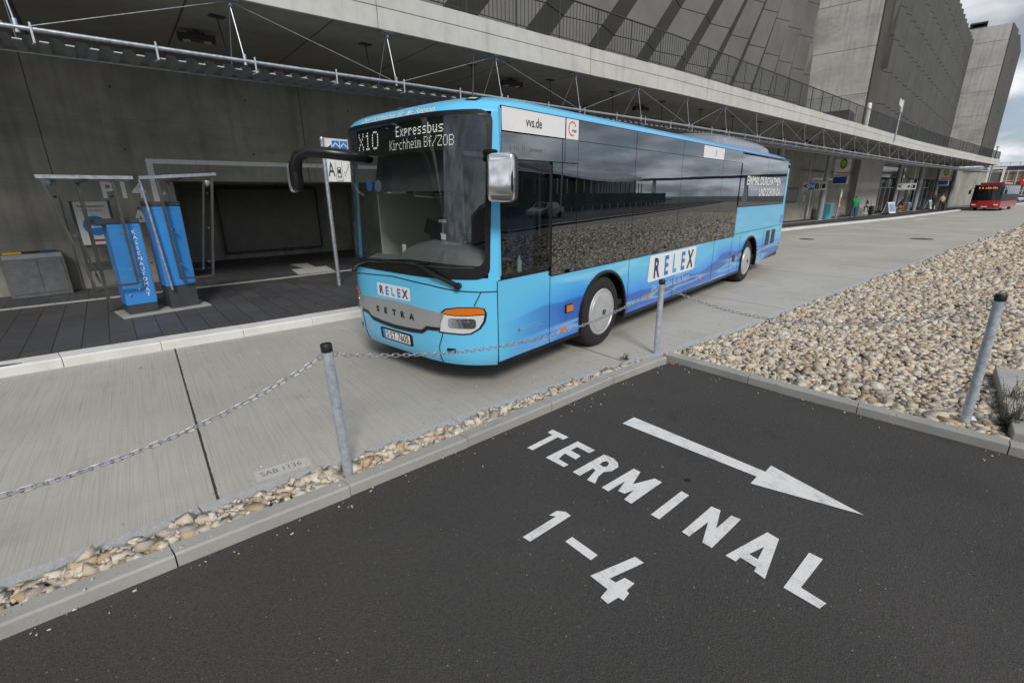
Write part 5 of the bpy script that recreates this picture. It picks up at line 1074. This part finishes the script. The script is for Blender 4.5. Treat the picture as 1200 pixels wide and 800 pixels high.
# ================================================================== people (small, far)
def person(label, loc, rz, J, clothes, rad=None, group=None, sc=1.):
    """one continuous skinned body: J = joints; bones take the colour of their garment"""
    bones = [('pelvis', 'waist', 'top'), ('waist', 'chest', 'top'), ('chest', 'neck', 'top'), ('neck', 'head', 'skin'), ('head', 'crown', 'hair')]
    for s in 'lr': bones += [('chest', 'sh'+s, 'top'), ('sh'+s, 'el'+s, 'top'), ('el'+s, 'wr'+s, 'sleeve'), ('wr'+s, 'ha'+s, 'skin'), ('pelvis', 'hp'+s, 'leg'), ('hp'+s, 'kn'+s, 'leg'), ('kn'+s, 'an'+s, 'leg'), ('an'+s, 'to'+s, 'shoe')]
    R_ = dict(pelvis=.15, waist=.145, chest=.165, neck=.06, head=.098, crown=.085, sh=.075, el=.052, wr=.038, ha=.042, hp=.105, kn=.068, an=.048, to=.045); R_.update(rad or {})
    names = list(J); idx = {n: i for i, n in enumerate(names)}
    me = bpy.data.meshes.new('person'); me.from_pydata([J[n] for n in names], [(idx[a], idx[b]) for a, b, _ in bones], [])
    o = bpy.data.objects.new('tmp', me); COL.objects.link(o)
    sk_ = o.modifiers.new('skin', 'SKIN'); sk_.use_smooth_shade = True
    for n in names:
        v = me.skin_vertices[0].data[idx[n]]; r = R_.get(n, R_.get(n[:2], .06)); v.radius = (r, r*.82 if n in ('chest', 'waist', 'pelvis') else r); v.use_root = n == 'pelvis'
    sb = o.modifiers.new('sub', 'SUBSURF'); sb.levels = sb.render_levels = 1
    dg = bpy.context.evaluated_depsgraph_get(); m2 = bpy.data.meshes.new_from_object(o.evaluated_get(dg)); bpy.data.objects.remove(o); bpy.data.meshes.remove(me); m2.name = 'person'
    keys = ['skin', 'hair', 'top', 'sleeve', 'leg', 'shoe']; m2.materials.clear()
    for k in keys: m2.materials.append(M('cloth_%s_%s' % (k, '_'.join('%d' % (c*100) for c in clothes[k])), clothes[k], .85, var=.2, scale=12))
    for p in m2.polygons:
        c = p.center; best, bk = 1e9, 'top'
        for a, b, k in bones:
            A, B_ = V3(J[a]), V3(J[b]); d = B_-A; t_ = max(0, min(1, (c-A).dot(d)/max(1e-9, d.length_squared))); q = (c-A-d*t_).length/ max(.04, R_.get(a, R_.get(a[:2], .06)))
            if q < best: best, bk = q, k
        p.material_index = keys.index(bk); p.use_smooth = True
    ob = bpy.data.objects.new('person', m2); COL.objects.link(ob); ob.location = loc; ob.rotation_euler = (0, 0, rz); ob.scale = (sc, sc, sc)
    tag(ob, label, 'person', group); return ob
SK = (.45, .27, .19)
def standing(lean=0., step=.1, arm=.0, bend=0.):
    J = dict(pelvis=(0, 0, .95), waist=(0, lean*.3, 1.12), chest=(0, lean, 1.36), neck=(0, lean+.01, 1.50), head=(0, lean+.03, 1.62), crown=(0, lean+.03, 1.70))
    for s, q in (('l', -1), ('r', 1)):
        J.update({'sh'+s: (q*.185, lean, 1.42), 'el'+s: (q*.25, lean+.02-arm*.1, 1.14), 'wr'+s: (q*.22, lean+.08+arm*.22, .92+arm*.12), 'ha'+s: (q*.21, lean+.12+arm*.28, .85+arm*.14), 'hp'+s: (q*.095, 0, .88), 'kn'+s: (q*.10+q*step*.4, .03+q*step*.3, .49), 'an'+s: (q*.11+q*step*.5, -.02+q*step*.3, .085), 'to'+s: (q*.13+q*step*.5, .13+q*step*.3, .05)})
    return J
def sitting(lean=.05, arm=.6):
    J = dict(pelvis=(0, 0, .53), waist=(0, lean*.3-.02, .70), chest=(0, lean, .94), neck=(0, lean+.03, 1.09), head=(0, lean+.07, 1.20), crown=(0, lean+.08, 1.28))
    for s, q in (('l', -1), ('r', 1)): J.update({'sh'+s: (q*.18, lean, 1.0), 'el'+s: (q*.23, lean+.08, .74), 'wr'+s: (q*.13, lean+.30, .70+.12*arm), 'ha'+s: (q*.10, lean+.36, .73+.12*arm), 'hp'+s: (q*.10, .05, .52), 'kn'+s: (q*.12, .46, .53), 'an'+s: (q*.13, .42, .12), 'to'+s: (q*.14, .56, .08)})
    return J
def P_(x, y, dz=0): return (x, y, g(x)+.119+dz)
Jg = standing(-.06, .16); Jg['ell'] = (-.29, .06, 1.16); Jg['wrl'] = (-.24, .16, .98); Jg['hal'] = (-.2, .2, .95)
gm_ = person('man in a green jacket and blue jeans standing with his back turned at the kerb', P_(45.6, 5.05), math.radians(-55), Jg, dict(skin=SK, hair=(.06, .045, .035), top=(.02, .26, .10), sleeve=(.02, .26, .10), leg=(.055, .085, .20), shoe=(.05, .05, .06)), dict(chest=.185, waist=.175, pelvis=.165))
person('person in a teal top seated on the bench beside the grey box', P_(53.1, 5.85), math.radians(150), sitting(.1, .8), dict(skin=SK, hair=(.20, .12, .05), top=(.02, .10, .11), sleeve=(.02, .10, .11), leg=(.03, .19, .27), shoe=(.05, .05, .05)))
Js = sitting(.0, 1.4)
person('person in a black jacket seated with a phone behind a black suitcase', P_(55.9, 5.45, .18), math.radians(120), Js, dict(skin=SK, hair=(.02, .016, .014), top=(.016, .016, .018), sleeve=(.016, .016, .018), leg=(.10, .15, .26), shoe=(.03, .03, .03)), sc=1.05)
person('traveller in a beige coat standing with luggage near the red bus', P_(73.8, .10), math.radians(-60), standing(.02, .1), dict(skin=SK, hair=(.22, .15, .08), top=(.42, .35, .26), sleeve=(.42, .35, .26), leg=(.03, .03, .04), shoe=(.03, .03, .03)), dict(chest=.2, waist=.2))
person('companion in a black coat standing close to the beige traveller', P_(73.2, .75), math.radians(-30), standing(.03, .1), dict(skin=SK, hair=(.03, .025, .02), top=(.02, .02, .022), sleeve=(.02, .02, .022), leg=(.02, .02, .02), shoe=(.02, .02, .02)))
Jb = sitting(.22, .2); person('person in green and dark clothes sitting hunched on a bench by the shop front', P_(64.9, 3.45), math.radians(200), Jb, dict(skin=SK, hair=(.02, .02, .02), top=(.03, .03, .035), sleeve=(.06, .20, .05), leg=(.42, .14, .02), shoe=(.05, .05, .05)))
# benches, bins, boxes on the far platform
def bench(x, y, l, lab):
    t_ = thing('bench', lab, 'bench', P_(x, y), math.radians(-9)); MB().box(-l/2, l/2, -.22, .22, .40, .46).build('seat', concrete('bench_concrete', (.35, .34, .31), (.45, .44, .41)), t_, bevel=.01, local=True)
    for s in (-1, 1): MB().box(s*l*.4-.08, s*l*.4+.08, -.18, .18, 0, .40).build('leg', concrete('bench_concrete', (.35, .34, .31), (.45, .44, .41)), t_, local=True)
bench(54.6, 5.75, 3.2, 'pale concrete bench under the seated pair by the bright pier'); bench(65.2, 3.55, 3.0, 'pale bench by the shop front under the hunched person')
def lbox(name, x, y, w, d, h, lab, cat, mat):
    t_ = thing(name, lab, cat, P_(x, y), math.radians(-9)); MB().box(-w/2, w/2, -d/2, d/2, 0, h-.06).build('body', mat, t_, bevel=.012, local=True); MB().box(-w/2-.015, w/2+.015, -d/2-.015, d/2+.015, h-.06, h).box(-w*.3, w*.3, -d/2-.016, -d/2, h-.22, h-.10).build('lid', GALVL, t_, bevel=.008, local=True)
lbox('litter_bin', 51.3, 5.45, 1.1, .5, .92, 'wide grey bin box between the man in green and the bench', 'bin', M('bin_grey', (.16, .155, .15), .6)); lbox('litter_bin', 67.7, 2.9, .95, .5, .95, 'grey bin box at the foot of a far column', 'bin', M('bin_grey', (.16, .155, .15), .6))
def suitcase(x, y, w, h, lab, mat, rz=0):
    t_ = thing('suitcase', lab, 'suitcase', P_(x, y), rz); MB().box(-w/2, w/2, -.14, .14, .06, h).build('shell', mat, t_, bevel=.03, local=True)
    MB().box(-w*.3, -w*.3+.02, .1, .12, h, h+.35).box(w*.3-.02, w*.3, .1, .12, h, h+.35).box(-w*.3, w*.3, .1, .12, h+.33, h+.36).build('handle', DGREY, t_, local=True)
    for sx in (-1, 1): MB().cyl((sx*w*.38-.02, 0, .035), (sx*w*.38+.02, 0, .035), .035, n=10).build('wheel', BLACK, t_, local=True)
suitcase(54.6, 4.75, .55, .80, 'black suitcase standing in front of the seated person in black', M('case_black', (.014, .014, .016), .5), -.2)
suitcase(73.0, -.15, .5, .75, 'dark grey suitcase beside the beige traveller', M('case_dark', (.03, .035, .04), .5), -.2)
tb = thing('advert_box', 'turquoise advertising box standing at the foot of the column behind the bus', 'box', P_(44.6, 6.75), math.radians(-10))
MB().box(-.55, .55, -.3, .3, 0, 1.12).build('body', M('turquoise_panel', (.07, .32, .38), .5), tb, bevel=.01, local=True); MB().box(-.56, .56, -.31, .31, 1.12, 1.16).build('lid', GALVL, tb, local=True)
tp = thing('timetable_post', 'narrow white and red timetable post beside the column', 'timetable', P_(43.9, 5.9)); MB().cyl((0, 0, 0), (0, 0, 2.2), .05, n=10).build('post', GALV, tp, local=True); f_ = MB().box(-.25, .25, -.1, -.05, .95, 2.15).build('frame', WIN, tp, local=True); MB().box(-.2, .2, -.108, -.101, 2.0, 2.1).box(-.2, .2, -.108, -.101, 1.05, 1.6).build('red_field', M('timetable_red', (.45, .09, .06), .5), f_, local=True)
def aboard(x, y, lab):
    t_ = thing('pavement_board', lab, 'pavement board', P_(x, y), math.radians(-25), 'white A-boards on the platform')
    for s in (-1, 1):
        b = V3((-.5, s*.32, .08)); u = V3((1.0, 0, 0)); w = V3((0, -s*.29, 1.0)); n = u.cross(w).normalized()*.02
        p = MB().obox(b, u, w, n).build('panel', WHITE, t_, local=True)
        if s < 0:
            q = MB().obox(b+u*.08+w*.14-n*1.05-n*.01 if n.y < 0 else b+u*.08+w*.14+n*1.05, u*.84, w*.74, n*.2 if n.y < 0 else n*.2); 
            o_ = V3((0, -.026, 0)); q = MB().obox(b+o_+u*.08+w*.14, u*.84, w*.74, V3((0, .004, 0))).build('poster', M('poster_blue', (.20, .36, .55), .5), p, local=True)
            MB().obox(b+o_*1.3+u*.35+w*.35, u*.22, w*.3, V3((0, .003, 0))).build('poster_figure', M('poster_warm', (.45, .24, .16), .5), p, local=True)
    MB().box(-.5, -.46, -.33, .33, .0, .1).box(.46, .5, -.33, .33, 0, .1).build('feet', BLACK, t_, local=True); return t_
A0 = aboard(58.3, 3.7, 'nearer white A-board with a blue poster at the platform edge'); dup(A0, P_(77.0, 1.1), math.radians(-25), 'farther white A-board with a blue poster between two columns')
# bus stop panels hung under the canopy edge
def stop_panel(x, lab, grp):
    y = 5.95; t_ = thing('bus_stop_sign', lab, 'stop sign', (x, y, 2.75), math.radians(-92), grp); t_.scale = (.5, .8, .8)
    MB().box(-.95, .95, -.04, .04, .55, 1.85).build('panel', WIN, t_, local=True)
    MB().lathe([(0, .008), (.44, .008), (.44, 0)], (.1, -.041, 1.45), (0, -1, 0), 28).build('green_disc', M('sign_green', (.02, .22, .07), .5), t_, local=True); MB().lathe([(0, .014), (.27, .014), (.27, .008)], (.1, -.041, 1.45), (0, -1, 0), 28).build('yellow_disc', M('sign_yellow', (.72, .55, .03), .5), t_, local=True)
    MB().text('H', (.1, -.06, 1.27), (1, 0, 0), (0, 0, 1), .40, bold=.03).build('lettering', M('sign_green', (.02, .22, .07), .5), t_, local=True); MB().box(-.6, .95, -.046, -.041, .62, .76).build('orange_bar', M('sign_orange', (.70, .17, .03), .5), t_, local=True)
    m2 = MB().box(-.95, .95, -.05, .12, -.30, .42).build('monitor', GALVL, t_, local=True); MB().box(-.85, .80, -.058, -.0505, -.22, .34).build('screen', M('monitor_blue', (.015, .03, .10), .3, emit=(.02, .05, .2), es=.06), m2, local=True)
    for sx in (-.8, .8): MB().cyl((sx, .0, 1.85), (sx, 0, 2.48), .02, n=6).build('hanger', GALV, t_, local=True)
    return t_
S0 = stop_panel(43.0, 'nearer hanging stop panel with green and yellow H disc and blue monitor', 'hanging stop panels'); dup(S0, (74.0, .4, 2.75), math.radians(-92), 'farther hanging stop panel with green and yellow H disc among the far columns', 'hanging stop panels')
def arrow_sign(x, y, z, w, lab, txt, blue=True):
    t_ = thing('direction_sign', lab, 'direction sign', (x, y, z), math.radians(-92)); MB().box(0, w, -.03, .03, 0, .55).build('panel', WIN, t_, local=True)
    if blue: q = MB().box(w*.27, w*.5, -.036, -.0305, .03, .52).build('blue_field', BLUI, t_, local=True); MB().text(txt[1], (w*.385, -.038, .13), (1, 0, 0), (0, 0, 1), .38, bold=.02, wide=.8).build('lettering', WHITE, q, local=True)
    MB().text('<', (w*.13, -.034, .12), (1, 0, 0), (0, 0, 1), .5, bold=.03).text(txt[2], (w*.62, -.034, .10), (1, 0, 0), (0, 0, 1), .5, bold=.03).box(w*.75, w*.78, -.034, -.031, .1, .45).box(w*.82, w*.95, -.034, -.031, .12, .42).build('lettering', INK, t_, local=True)
    MB().cyl((w*.2, 0, .55), (w*.2, 0, Z_SOF-z-.01), .02, n=6).cyl((w*.8, 0, .55), (w*.8, 0, Z_SOF-z-.01), .02, n=6).build('hanger', GALV, t_, local=True)
arrow_sign(41.0, 7.9, 2.12, 1.5, 'white hanging direction sign with arrow, blue P4 field and letter B behind the bus tail', ('<', 'P4', 'B'))
arrow_sign(58.0, 3.45, 2.1, 1.35, 'white hanging direction sign with black arrows by the shop front columns', ('<', '', '+'), False); nb_ = thing('notice_board', 'dark framed notice board on the shaded wall behind the bus tail', 'notice board', (39.2, WL(39.2)-.06, 1.3), math.radians(-9.5)); MB().box(-1.4, 1.5, -.04, .04, 0, 1.0).build('frame', DGREY, nb_, local=True); MB().box(-1.3, 1.4, -.046, -.0405, .08, .92).build('panel', M('notice_dim', (.13, .14, .16), .4), nb_, local=True)
# ================================================================== the red bus far up the lane
rb = thing('city_bus', 'red and black city bus with an orange destination display far up the lane', 'bus', (77.8, -2.35, g(78)), math.radians(-10.5))
RED = M('bus_red', (.42, .012, .014), .3, coat=.4); RGL = glass('dark_bus_glass', (.03, .03, .03), 1.6, solid=.9)
W_, H_, LN = 2.5, 2.86, 12.; 
def rp(x, y, z): return (x, -y, z)
prof = [(.30, .30), (.10, .42), (.02, .8), (.0, 1.12), (.10, 2.0), (.22, 2.75), (.45, 2.86)]
def rfront(u, v):
    i = min(len(prof)-2, int(v)); f = v-i; x = prof[i][0]+(prof[i+1][0]-prof[i][0])*f; z = prof[i][1]+(prof[i+1][1]-prof[i][1])*f; return rp(x+.28*abs(2*u/W_-1)**3.5, u, z)
us = [W_*i/16 for i in range(17)]
m_ = MB(); m_.grid(rfront, us, [0, 1, 2, 3]); 
for y in (0, W_): m_.add([rp(.4, y, .32), rp(LN, y, .32), rp(LN, y, 1.05), rp(.29, y, 1.05)], [(0, 1, 2, 3)])
m_.add([rp(LN, 0, .32), rp(LN, W_, .32), rp(LN, W_, H_), rp(LN, 0, H_)], [(0, 1, 2, 3)]); m_.build('body', RED, rb, smooth=40, local=True)
m_ = MB(); m_.grid(rfront, us, [3, 3.5, 4, 4.5, 5, 6]); 
for y in (0, W_): m_.add([rp(.29, y, 1.05), rp(LN, y, 1.05), rp(LN, y, 2.75), rp(.50, y, 2.75)], [(0, 1, 2, 3)])
m_.build('glazing', RGL, rb, smooth=40, local=True)
m_ = MB(); m_.add([rp(.73, 0, 2.86), rp(LN, 0, 2.75), rp(LN, W_, 2.75), rp(.73, W_, 2.86)], [(0, 1, 2, 3)]); m_.box(.73, LN, -W_, 0, 2.74, 2.84); m_.build('roof', DGREY, rb, local=True)
m_ = MB(); m_.box(1.6, 7.5, -W_+.25, -.25, 2.84, 3.12); m_.build('roof_unit', RED, rb, bevel=.08, local=True)
m_ = MB()
for i, a in enumerate((.45, .72, 1.0, 1.15, 1.3, 1.45, 1.6, 1.75, 1.9)): m_.box(.09, .11, -a-.10, -a, 2.42, 2.60) if i % 3 != 2 else m_.box(.09, .11, -a-.08, -a, 2.42, 2.54)
m_.build('destination_display', M('led_orange', (.8, .2, .02), .5, emit=(1, .25, .03), es=.55, var=0), rb, local=True)
for s, y in ((0, .32), (1, W_-.32)): MB().box(-.01, .1, -y-.18, -y+.18, .62, .74).build('headlight', HLC, rb, bevel=.02, local=True)
MB().box(-.03, .0, -1.5, -1.0, .42, .52).build('number_plate', WSTK, rb, local=True)
for x in (2.7, 8.7):
    for y, s in ((.03, 1), (W_-.03, -1)):
        w = thing('wheel', None, None, (x, -y, .48)); w.parent = rb; MB().lathe([(.28, .26), (.47, .25), (.48, .04), (.45, 0), (.30, 0)], (0, 0, 0), (0, -s, 0), 24).build('tyre', RUB, w, smooth=40, local=True); MB().lathe([(.30, .01), (.26, -.01), (.1, -.03), (0, -.03)], (0, 0, 0), (0, -s, 0), 24).build('hub_cap', CAPM, w, local=True)
for y, s in ((-.05, 1), (W_+.05, -1)): MB().tube([rp(.4, y+.05*s, 2.5), rp(.05, y-.1*s, 2.5), rp(-.05, y-.18*s, 2.35)], .04, 6).box(-.1, .02, -y+.18*s-.1, -y+.18*s+.1, 1.85, 2.3).build('mirror_arm', BLACK, rb, local=True)
for i in range(1, 9):
    for ya_, yb_ in ((-W_-.006, -W_), (0, .006)): MB().box(i*1.32, i*1.32+.05, ya_, yb_, 1.1, 2.7).build('window_pillar', BLACK, rb, local=True)

# ================================================================== far end of the road
def portal():
    t_ = thing('portal_frame', 'white rectangular portal frame with a grey louvre beyond the terminal end', 'portal', (120, -5.9, g(120)), math.radians(-3))
    [MB().box(-.3, .1, a, a+.3, 0, 5.9).build('post', WHITE, t_, local=True) for a in (-1.1, .8)]; MB().box(-.12, -.05, -.8, .8, .5, 5.4).build('louvre', M('louvre_grey', (.12, .125, .12), .6), t_, local=True); MB().box(-.33, .13, -1.2, 1.2, 5.9, 6.2).build('lintel', WHITE, t_, local=True)
portal()
ob_ = thing('parking_garage', 'long parking garage with orange brown mesh front behind a steel grid at the road end', 'building', (195, -30, -1), 0)
MB().box(195, 235, -34, 2, -1.5, 7.6).build('mesh_front', M('orange_mesh', (.27, .185, .125), .7, var=.25, scale=1.2), ob_)
m_ = MB(); 
for i in range(19): m_.box(194.3, 194.6, -33+i*1.9, -32.8+i*1.9, -1.5, 9.2)
for z in (1.6, 4.2, 6.8, 9.0): m_.box(194.4, 194.6, -34, 2, z, z+.16)
m_.build('steel_grid', GALVL, ob_); MB().box(195, 235, -34, 2, 7.6, 8.2).build('roof', M('garage_roof', (.40, .42, .45), .6), ob_)
r_ = MB().box(193.9, 194.2, -19.0, -14.9, 3.2, 5.2).build('red_sign', M('sign_red', (.60, .03, .03), .5), ob_); MB().box(193.87, 193.89, -18.0, -15.3, 4.25, 4.6).build('sign_band', WHITE, r_)
fb_ = thing('foot_bridge', 'dark flat bridge deck crossing above the road end', 'bridge', (160, -30, 6)); MB().box(158, 162, -75, -8.2, 6.3, 7.0).build('deck', M('bridge_dark', (.03, .035, .05), .5), fb_); MB().box(159.5, 160.5, -70, -69, -1, 6.3).box(159.5, 160.5, -40, -39, -1, 6.3).build('pier', GALV, fb_)
def lamp_post(x, y, h, lab):
    t_ = thing('lamp_post', lab, 'lamp post', (x, y, g(x)-.1)); MB().cyl((0, 0, 0), (0, 0, h), .11, .07, n=10).build('pole', GALV, t_, local=True); MB().box(-.3, .5, -.14, .14, h, h+.14).build('lamp_head', GALVL, t_, bevel=.03, local=True)
lamp_post(93.6, -4.1, 7.9, 'slim lamp post at the end of the terminal deck against the sky')
def car(x, y, rz, col, lab, cname):
    t_ = thing('parked_car', lab, 'car', (x, y, g(x)-.02), rz, 'parked cars'); 
    S = [(-2.1, .35), (-2.15, .7), (-1.6, .88), (-1.1, .95), (-.45, 1.42), (.9, 1.45), (1.7, .98), (2.15, .9), (2.2, .4)]
    m_ = MB(); w = .86; n = len(S)
    m_.add([(a, -w*(1 if z < 1.0 else .82), z) for a, z in S]+[(a, w*(1 if z < 1.0 else .82), z) for a, z in S], [tuple(range(n))[::-1], tuple(range(n, 2*n))]+[(i, i+1, n+i+1, n+i) for i in range(n-1)]); m_.build('body', M(cname, col, .3, coat=.6), t_, bevel=.05, local=True)
    g2 = MB(); 
    for s in (-1, 1): g2.add([(-.98, s*(w+.003)*.985, .98), (1.45, s*(w+.003)*.985, 1.0), (.85, s*(w*.82+.01), 1.38), (-.42, s*(w*.82+.01), 1.36)], [(0, 1, 2, 3)])
    g2.add([(-1.1, -.68, .985), (-1.1, .68, .985), (-.5, .62, 1.40), (-.5, -.62, 1.40)], [(0, 1, 2, 3)]); g2.add([(1.66, -.68, 1.03), (1.66, .68, 1.03), (.96, .62, 1.44), (.96, -.62, 1.44)], [(3, 2, 1, 0)]); g2.build('window', RGL, t_, local=True)
    for sx in (-1.35, 1.35):
        for s in (-1, 1): MB().lathe([(.31, .18), (.32, 0), (.2, -.02), (0, -.02)], (sx, s*.88, .32), (0, -s, 0), 18).build('wheel', RUB, t_, local=True)
    for s in (-1, 1): MB().box(-2.17, -2.1, s*.62-.14, s*.62+.14, .62, .74).build('headlight', HLC, t_, bevel=.02, local=True); MB().box(2.12, 2.19, s*.66-.12, s*.66+.12, .72, .86).build('tail_light', REDL, t_, local=True)
    return t_
cars = [(168, -11.4, .35, (.10, .015, .02), 'dark red car leftmost of the far parked cars'), (172, -13.6, .35, (.55, .56, .58), 'silver car second from left of the far parked cars'), (176, -16.2, .3, (.02, .025, .035), 'black car third of the far parked cars'), (181, -19, .3, (.5, .5, .5), 'pale grey car at the far right edge of the road')]
for i, (x, y, rz, c_, lb) in enumerate(cars): car(x, y, rz, c_, lb, 'car_paint_%d' % i)
# painted flashes on the far lane
struct(MB().poly([(49.5, 1.5, g(49.5)+.004), (52.5, 1.0, g(52.5)+.004), (52.4, .75, g(52.4)+.004), (49.4, 1.25, g(49.4)+.004)]).poly([(53.2, 1.9, g(53)+.004), (55, 1.6, g(55)+.004), (55, 1.4, g(55)+.004), (53.2, 1.7, g(53)+.004)]).build('lane_marking', WPAINT))
# ================================================================== across the road: what the windows mirror
def R2(x): return RK(x)-11.5-.06*max(0, x)
struct(MB().add([(x, R2(x), g(x)-.02) for x in XS]+[(x, R2(x)-9, g(x)-.02) for x in XS], [(i, i+1, len(XS)+i+1, len(XS)+i) for i in range(len(XS)-1)]).build('access_road', ASPH))
m_ = MB()
for x in frange(-20, 140, 3.): m_.add([(x, R2(x)-.4, g(x)-.016), (x+3, R2(x+3)-.4, g(x)-.016), (x+3, R2(x+3)-.55, g(x)-.016), (x, R2(x)-.55, g(x)-.016)], [(0, 1, 2, 3)])
struct(m_.build('edge_line', WPAINT))
gr = thing('guard_rail', 'galvanised guard rail along the access road across the gravel', 'guard rail', (20, R2(20)-9.3, 0))
m_ = MB(); [m_.beam((x, R2(x)-9.3, .6), (x+2, R2(x+2)-9.3, .6), .05, .28) for x in frange(0, 120, 2)[:-1]]; m_.build('rail', DGREY, gr)
for x in frange(0, 120, 4): MB().box(x-.05, x+.05, R2(x)-9.45, R2(x)-9.35, -.8, .6).build('post', GALV, gr)
fc = thing('green_hoarding', 'long dark green construction hoarding across the access road', 'hoarding', (40, R2(40)-13, 0))
m_ = MB(); [m_.beam((x, R2(x)-13, .9), (x+5, R2(x+5)-13, .9), .06, 2.6) for x in frange(10, 130, 5)[:-1]]; m_.build('panel', M('hoarding_green', (.035, .075, .06), .7, var=.25), fc)
hall = thing('added_mirror_hall', 'unseen long low glass hall with a curved white roof, added for the bus windows to mirror', 'building', (60, -40, 0))  # unseen hall, added to give the bus windows a skyline to mirror
hx = frange(12, 118, 4.)
def HY(x): return R2(x)-19
m_ = MB(); strip(m_, [lambda x: (HY(x), -.6), lambda x: (HY(x), 5.3)], hx); m_.build('glass_front', M('hall_glass', (.03, .045, .045), .1), hall)
m_ = MB(); strip(m_, [lambda x: (HY(x)+2.2, 5.3+.9*math.sin(x*.055)), lambda x: (HY(x)+1.5, 5.8+.9*math.sin(x*.055)), lambda x: (HY(x)-4, 7.2+.9*math.sin(x*.055)), lambda x: (HY(x)-12, 7.6)], hx); m_.build('roof', M('hall_roof', (.42, .44, .46), .5), hall)
m_ = MB(); [m_.box(x-.12, x+.12, HY(x)+1.6, HY(x)+1.8, -.8, 4.5) for x in hx]; m_.build('mullions', GALVL, hall)
tw_ = thing('grey_depot', 'dark grey depot building far across the access road', 'building', (30, -60, 0)); MB().box(-60, 10, -52, -36, -1, 5.0).build('wall', M('depot_dark', (.05, .052, .055), .6), tw_); MB().box(-61, 11, -53, -35, 5.0, 5.5).build('roof', M('hall_roof', (.42, .44, .46), .5), tw_)
lamp_post(52, R2(52)-11, 9.5, 'lamp post standing across the access road opposite the bus'); lamp_post(36, R2(36)-11, 9.5, 'nearer lamp post standing across the access road')
c_ = car(38, R2(38)-6, -.1, (.55, .56, .57), 'white car driving on the access road across the gravel', 'car_paint_9')
